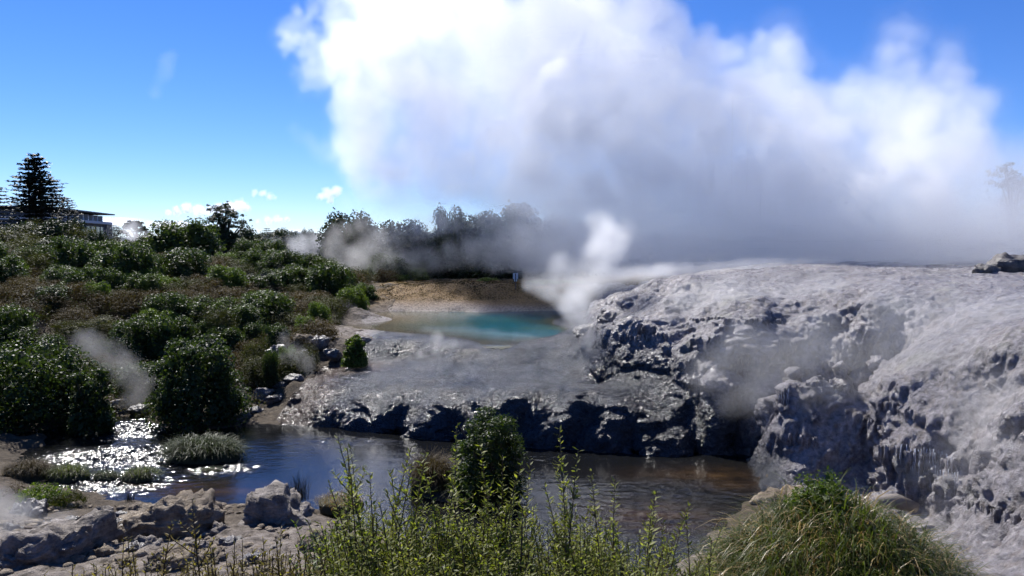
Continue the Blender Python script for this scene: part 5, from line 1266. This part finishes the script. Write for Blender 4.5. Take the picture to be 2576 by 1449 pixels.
# ---- thinner drifting steam
def wisp(name, paths, dens, vox, label, seed, flat=1.0, thr=.15, cell=1.6, margin=1.2, soft=1.0, stretch=1.0):
    """paths: lists of (u, v, Y, radius in metres); steam gathers along each path and frays"""
    pf_ = []
    for path in paths:
        pts_ = [(np.array(PY(u, v, Y)), r) for u, v, Y, r in path]
        for (p, r0), (q, r1) in zip(pts_[:-1], pts_[1:]):
            nstep = max(2, int(np.linalg.norm(q - p) / (min(r0, r1) * .6)))
            for k in range(nstep): t = k / nstep; pf_.append((p + (q - p) * t, r0 + (r1 - r0) * t))
        pf_.append(pts_[-1])
    c = np.array([p for p, r in pf_]); rad = np.array([r for p, r in pf_]); lo = (c - rad[:, None] * 1.25).min(0) - margin * .3; hi = (c + rad[:, None] * 1.25).max(0) + margin * .3
    sh = tuple(int(math.ceil(k / vox)) for k in (hi - lo)); D = np.zeros(sh, dtype=np.float32)
    ax = [np.arange(k, dtype=np.float32) * vox for k in sh]
    for p, r in zip(c - lo, rad):
        sl = []
        for cc, nlen in zip(p, sh): a = max(0, int((cc - r * 1.2) / vox)); sl.append(slice(a, min(nlen, int((cc + r * 1.2) / vox) + 2)))
        d = np.sqrt((ax[0][sl[0]][:, None, None] - p[0]) ** 2 + (ax[1][sl[1]][None, :, None] - p[1]) ** 2 + ((ax[2][sl[2]][None, None, :] - p[2]) / flat) ** 2) / (r * 1.2)
        w = np.clip(1 - d, 0, 1); cur = D[sl[0], sl[1], sl[2]]; D[sl[0], sl[1], sl[2]] = np.maximum(cur, w)
    cv = cell / vox
    nf = 1.5 * up_fbm(sh, (cv * stretch, cv * stretch, cv), seed, 4, .62) + .35 * up_fbm(sh, cv * .7, seed + 500, 3, .6, billow=True)
    D = np.clip(D * 1.5 + nf * soft * .9 - thr, 0, 1.3) * np.clip(D * 3, 0, 1) * dens
    return volume_obj(name, D, vox, tuple(lo), 0.0, M_WISP, label, 'steam')
wisp('vent_steam', [[(1478,862,39.5,.45),(1470,815,39.5,.75),(1455,765,39.8,1.1),(1480,710,40.2,1.3),(1522,650,41,1.4),(1540,595,42,1.3),(1505,552,43,.9)],
                    [(1470,770,40,1.0),(1440,715,41,1.1),(1400,690,43,1.3)], [(1530,700,41,.8),(1600,694,42,.7),(1680,684,44,.6)], [(1460,800,40,.6),(1425,770,41,.6),(1400,735,42,.7),(1340,705,44,.8)]], .42, .11, 'dense white steam column rising from the vent between the two terraces', 701, 1.0, .28, 1.0)
wisp('bank_steam', [[(310,1005,37.6,.6),(345,985,37.6,.7),(335,950,38,1.0),(300,915,38.4,1.1),(245,880,38.8,1.1),(215,850,39,.8)], [(350,1000,37.2,.5),(360,960,37.8,.7)]], .13, .10, 'steam rising from the muddy bank between the two big bushes', 702, 1.0, .3, .8)
wisp('bank_steam', [[(775,940,41.5,.35),(765,912,41.7,.6),(730,885,42,.7),(715,850,42.3,.6)]], .26, .10, 'small steam puff on the bank at the end of the low terrace', 703, 1.0, .3, .7)
wisp('hollow_steam', [[(1060,890,44.6,.4),(1095,872,44.8,.5),(1140,868,45,.4)], [(1095,885,44.6,.3),(1100,850,45,.45)]], .40, .10, 'steam puff over the hollow below the pool rim', 704)
wisp('pool_steam', [[(1080,832,52,.8),(1180,835,52,1.0),(1300,850,50,.8),(1380,862,48,.7)]], .10, .16, 'thin steam hanging over the turquoise pool', 705, .5)
wisp('grove_steam', [[(860,690,80,1.6),(900,640,81,2.2),(960,600,82,2.4),(1050,570,83,2.4),(1150,560,84,2.2)], [(980,660,81,2.2),(1080,640,82,2.4),(1180,620,83,2.4),(1300,600,84,2.2)],
                     [(1250,660,80,1.8),(1350,640,78,2.2),(1450,620,75,2.4),(1560,620,72,2.6)], [(1330,680,76,1.4),(1420,670,72,1.8),(1520,660,68,2.2),(1640,650,66,2.4)], [(830,640,84,1.6),(850,590,85,1.8),(930,560,86,2.0)]],
     .135, .24, 'ragged veil of steam drifting in front of the grove', 706, .9, .22, 2.6)
wisp('field_steam', [[(800,658,102,1.6),(770,640,103,2.2),(790,610,104,2.0),(740,620,104,1.6)], [(690,640,106,1.0),(690,610,106,1.2),(665,596,107,1.0)], [(815,650,101,1.6),(850,630,100,2.0)]], .17, .2, 'bright steam rising from the fenced ground beyond the scrub', 707, 1.0, .42, 1.8)
wisp('far_steam', [[(345,612,140,1.4),(335,585,142,2.0),(310,570,143,1.6)], [(350,600,140,1.2),(385,596,141,1.3)]], .22, .3, 'distant steam drifting past the flat-topped tree', 708)
wisp('face_steam', [[(1840,1010,30.4,.8),(1900,980,30,1.1),(1960,900,30,1.4),(2050,860,29.5,1.5)], [(2150,900,27.5,1.2),(2280,880,27,1.4),(2420,900,26,1.4),(2560,930,25,1.3)], [(1880,860,31.5,1.2),(1780,940,31,1.1)],
                    [(2250,780,28.5,1.2),(2400,800,27.5,1.4),(2560,800,26.5,1.2)], [(2060,1000,28,.8),(2160,960,27.5,1.0)], [(1720,760,36,1.2),(1900,740,36,1.2),(2080,740,35,1.2)]], .15, .16, 'thin steam clinging to the wet face of the geyser terrace', 709, .9, .12, 2.0)
wisp('fall_steam', [[(2330,1320,21.5,.6),(2380,1260,22,.9),(2440,1180,22,1.0),(2540,1120,21.5,1.0)], [(2400,1040,24.5,.9),(2520,1010,23,1.1)], [(2330,1210,23,.6),(2400,1130,23.3,.8)]], .12, .12, 'thin spray and steam in front of the curtain of falling water', 710, 1.0, .12, 1.4)
wisp('puddle_steam', [[(20,1330,20.6,.45),(40,1295,20.8,.6),(-20,1270,21,.7)], [(110,1320,20.8,.35),(160,1305,21.2,.35)]], .30, .08, 'steam drifting off the puddle beside the flat boulder', 711, .8, .15, .9)
wisp('rim_steam', [[(1560,690,44,.8),(1700,676,46,1.1),(1900,672,48,1.2),(2100,670,49,1.3),(2300,672,48,1.2),(2560,685,46,1.0)]], .32, .2, 'low bright steam skimming over the plateau behind the terrace rim', 712, .55, .25, 1.6, 1.2, 1.0, 1.6)
wisp('geyser_jet', [[(2440,668,54,.8),(2410,610,54,1.4),(2370,540,54,1.6),(2330,470,54,1.6)], [(2540,660,54,.6),(2525,600,54,1.1),(2500,540,54,1.2)]], .40, .2, 'white geyser jets spouting behind the terrace rim', 713, 1.0, .2, 1.3)
wisp('sky_wisp', [[(425,140,90,1.0),(415,190,90,1.1),(390,235,90,.8)], [(740,330,88,1.0),(780,360,88,1.6),(850,400,88,1.8),(900,460,88,2.0)], [(870,500,87,2.0),(950,520,87,2.2)]], .03, .3, 'faint detached shreds of steam in the blue sky beside the plume', 714)

# ---- small far clouds near the horizon
M_CLOUD = steam_mat('cloud', 0.5, 2.0)
def cloud(paths, label, seed, Y, dens=.11, vox=None, flat=1.0):
    s = Y / FPX; vox = vox or s * 1.6
    pf_ = [(np.array(PY(u, v, Y)), r * s) for u, v, r in paths]
    c = np.array([p for p, r in pf_]); rad = np.array([r for p, r in pf_]); lo = (c - rad[:, None] * 1.7).min(0); hi = (c + rad[:, None] * 1.7).max(0)
    if flat < 1: lo[2] = c[:, 2].min() - rad.max() * flat * 1.7; hi[2] = c[:, 2].max() + rad.max() * flat * 1.7
    sh = tuple(int(math.ceil(k / vox)) for k in (hi - lo)); ax = [np.arange(k) * vox for k in sh]; S = np.full(sh, -9e9, dtype=np.float32)
    for p, r in zip(c - lo, rad):
        d = 1 - np.sqrt((ax[0][:, None, None] - p[0]) ** 2 + (ax[1][None, :, None] - p[1]) ** 2 + ((ax[2][None, None, :] - p[2]) / flat) ** 2) / r; S = np.maximum(S, d)
    f_ = up_fbm(sh, max(3, rad.mean() / vox), seed, 4, .62) + .5 * up_fbm(sh, max(3, rad.mean() / vox * .6), seed + 9, 3, .6, billow=True)
    D = np.clip((S + f_ * .75) * 1.4, 0, 1) * dens
    return tag(volume_obj('cloud', D, vox, tuple(lo), 0, M_CLOUD, label, 'cloud'), kind='stuff')
cloud([(425,535,8),(445,530,11),(470,526,14),(500,530,15),(530,532,12),(555,525,14),(580,520,17),(605,517,17),(620,525,10)], 'bank of small white cumulus behind the gum tree', 801, 1400)
cloud([(640,484,7),(660,488,9),(680,494,9),(692,498,5)], 'small ragged cloud above the bank of cumulus', 802, 1400, .08)
cloud([(808,494,10),(825,488,14),(845,482,12),(830,503,9)], 'round white cloud just beside the steam plume', 803, 1400, .09)
cloud([(650,560,7),(675,555,10),(700,553,11),(722,551,7)], 'low white cloud over the distant trees', 804, 1500, .10)
cloud([(180,560,60),(300,558,70),(420,566,60),(520,575,50)], 'long flat cloud layer low over the horizon', 805, 3000, .02, 12, .16)
cloud([(640,578,40),(740,580,50),(840,578,40)], 'thin flat cloud streak low over the far hill', 806, 3000, .006, 12, .12)
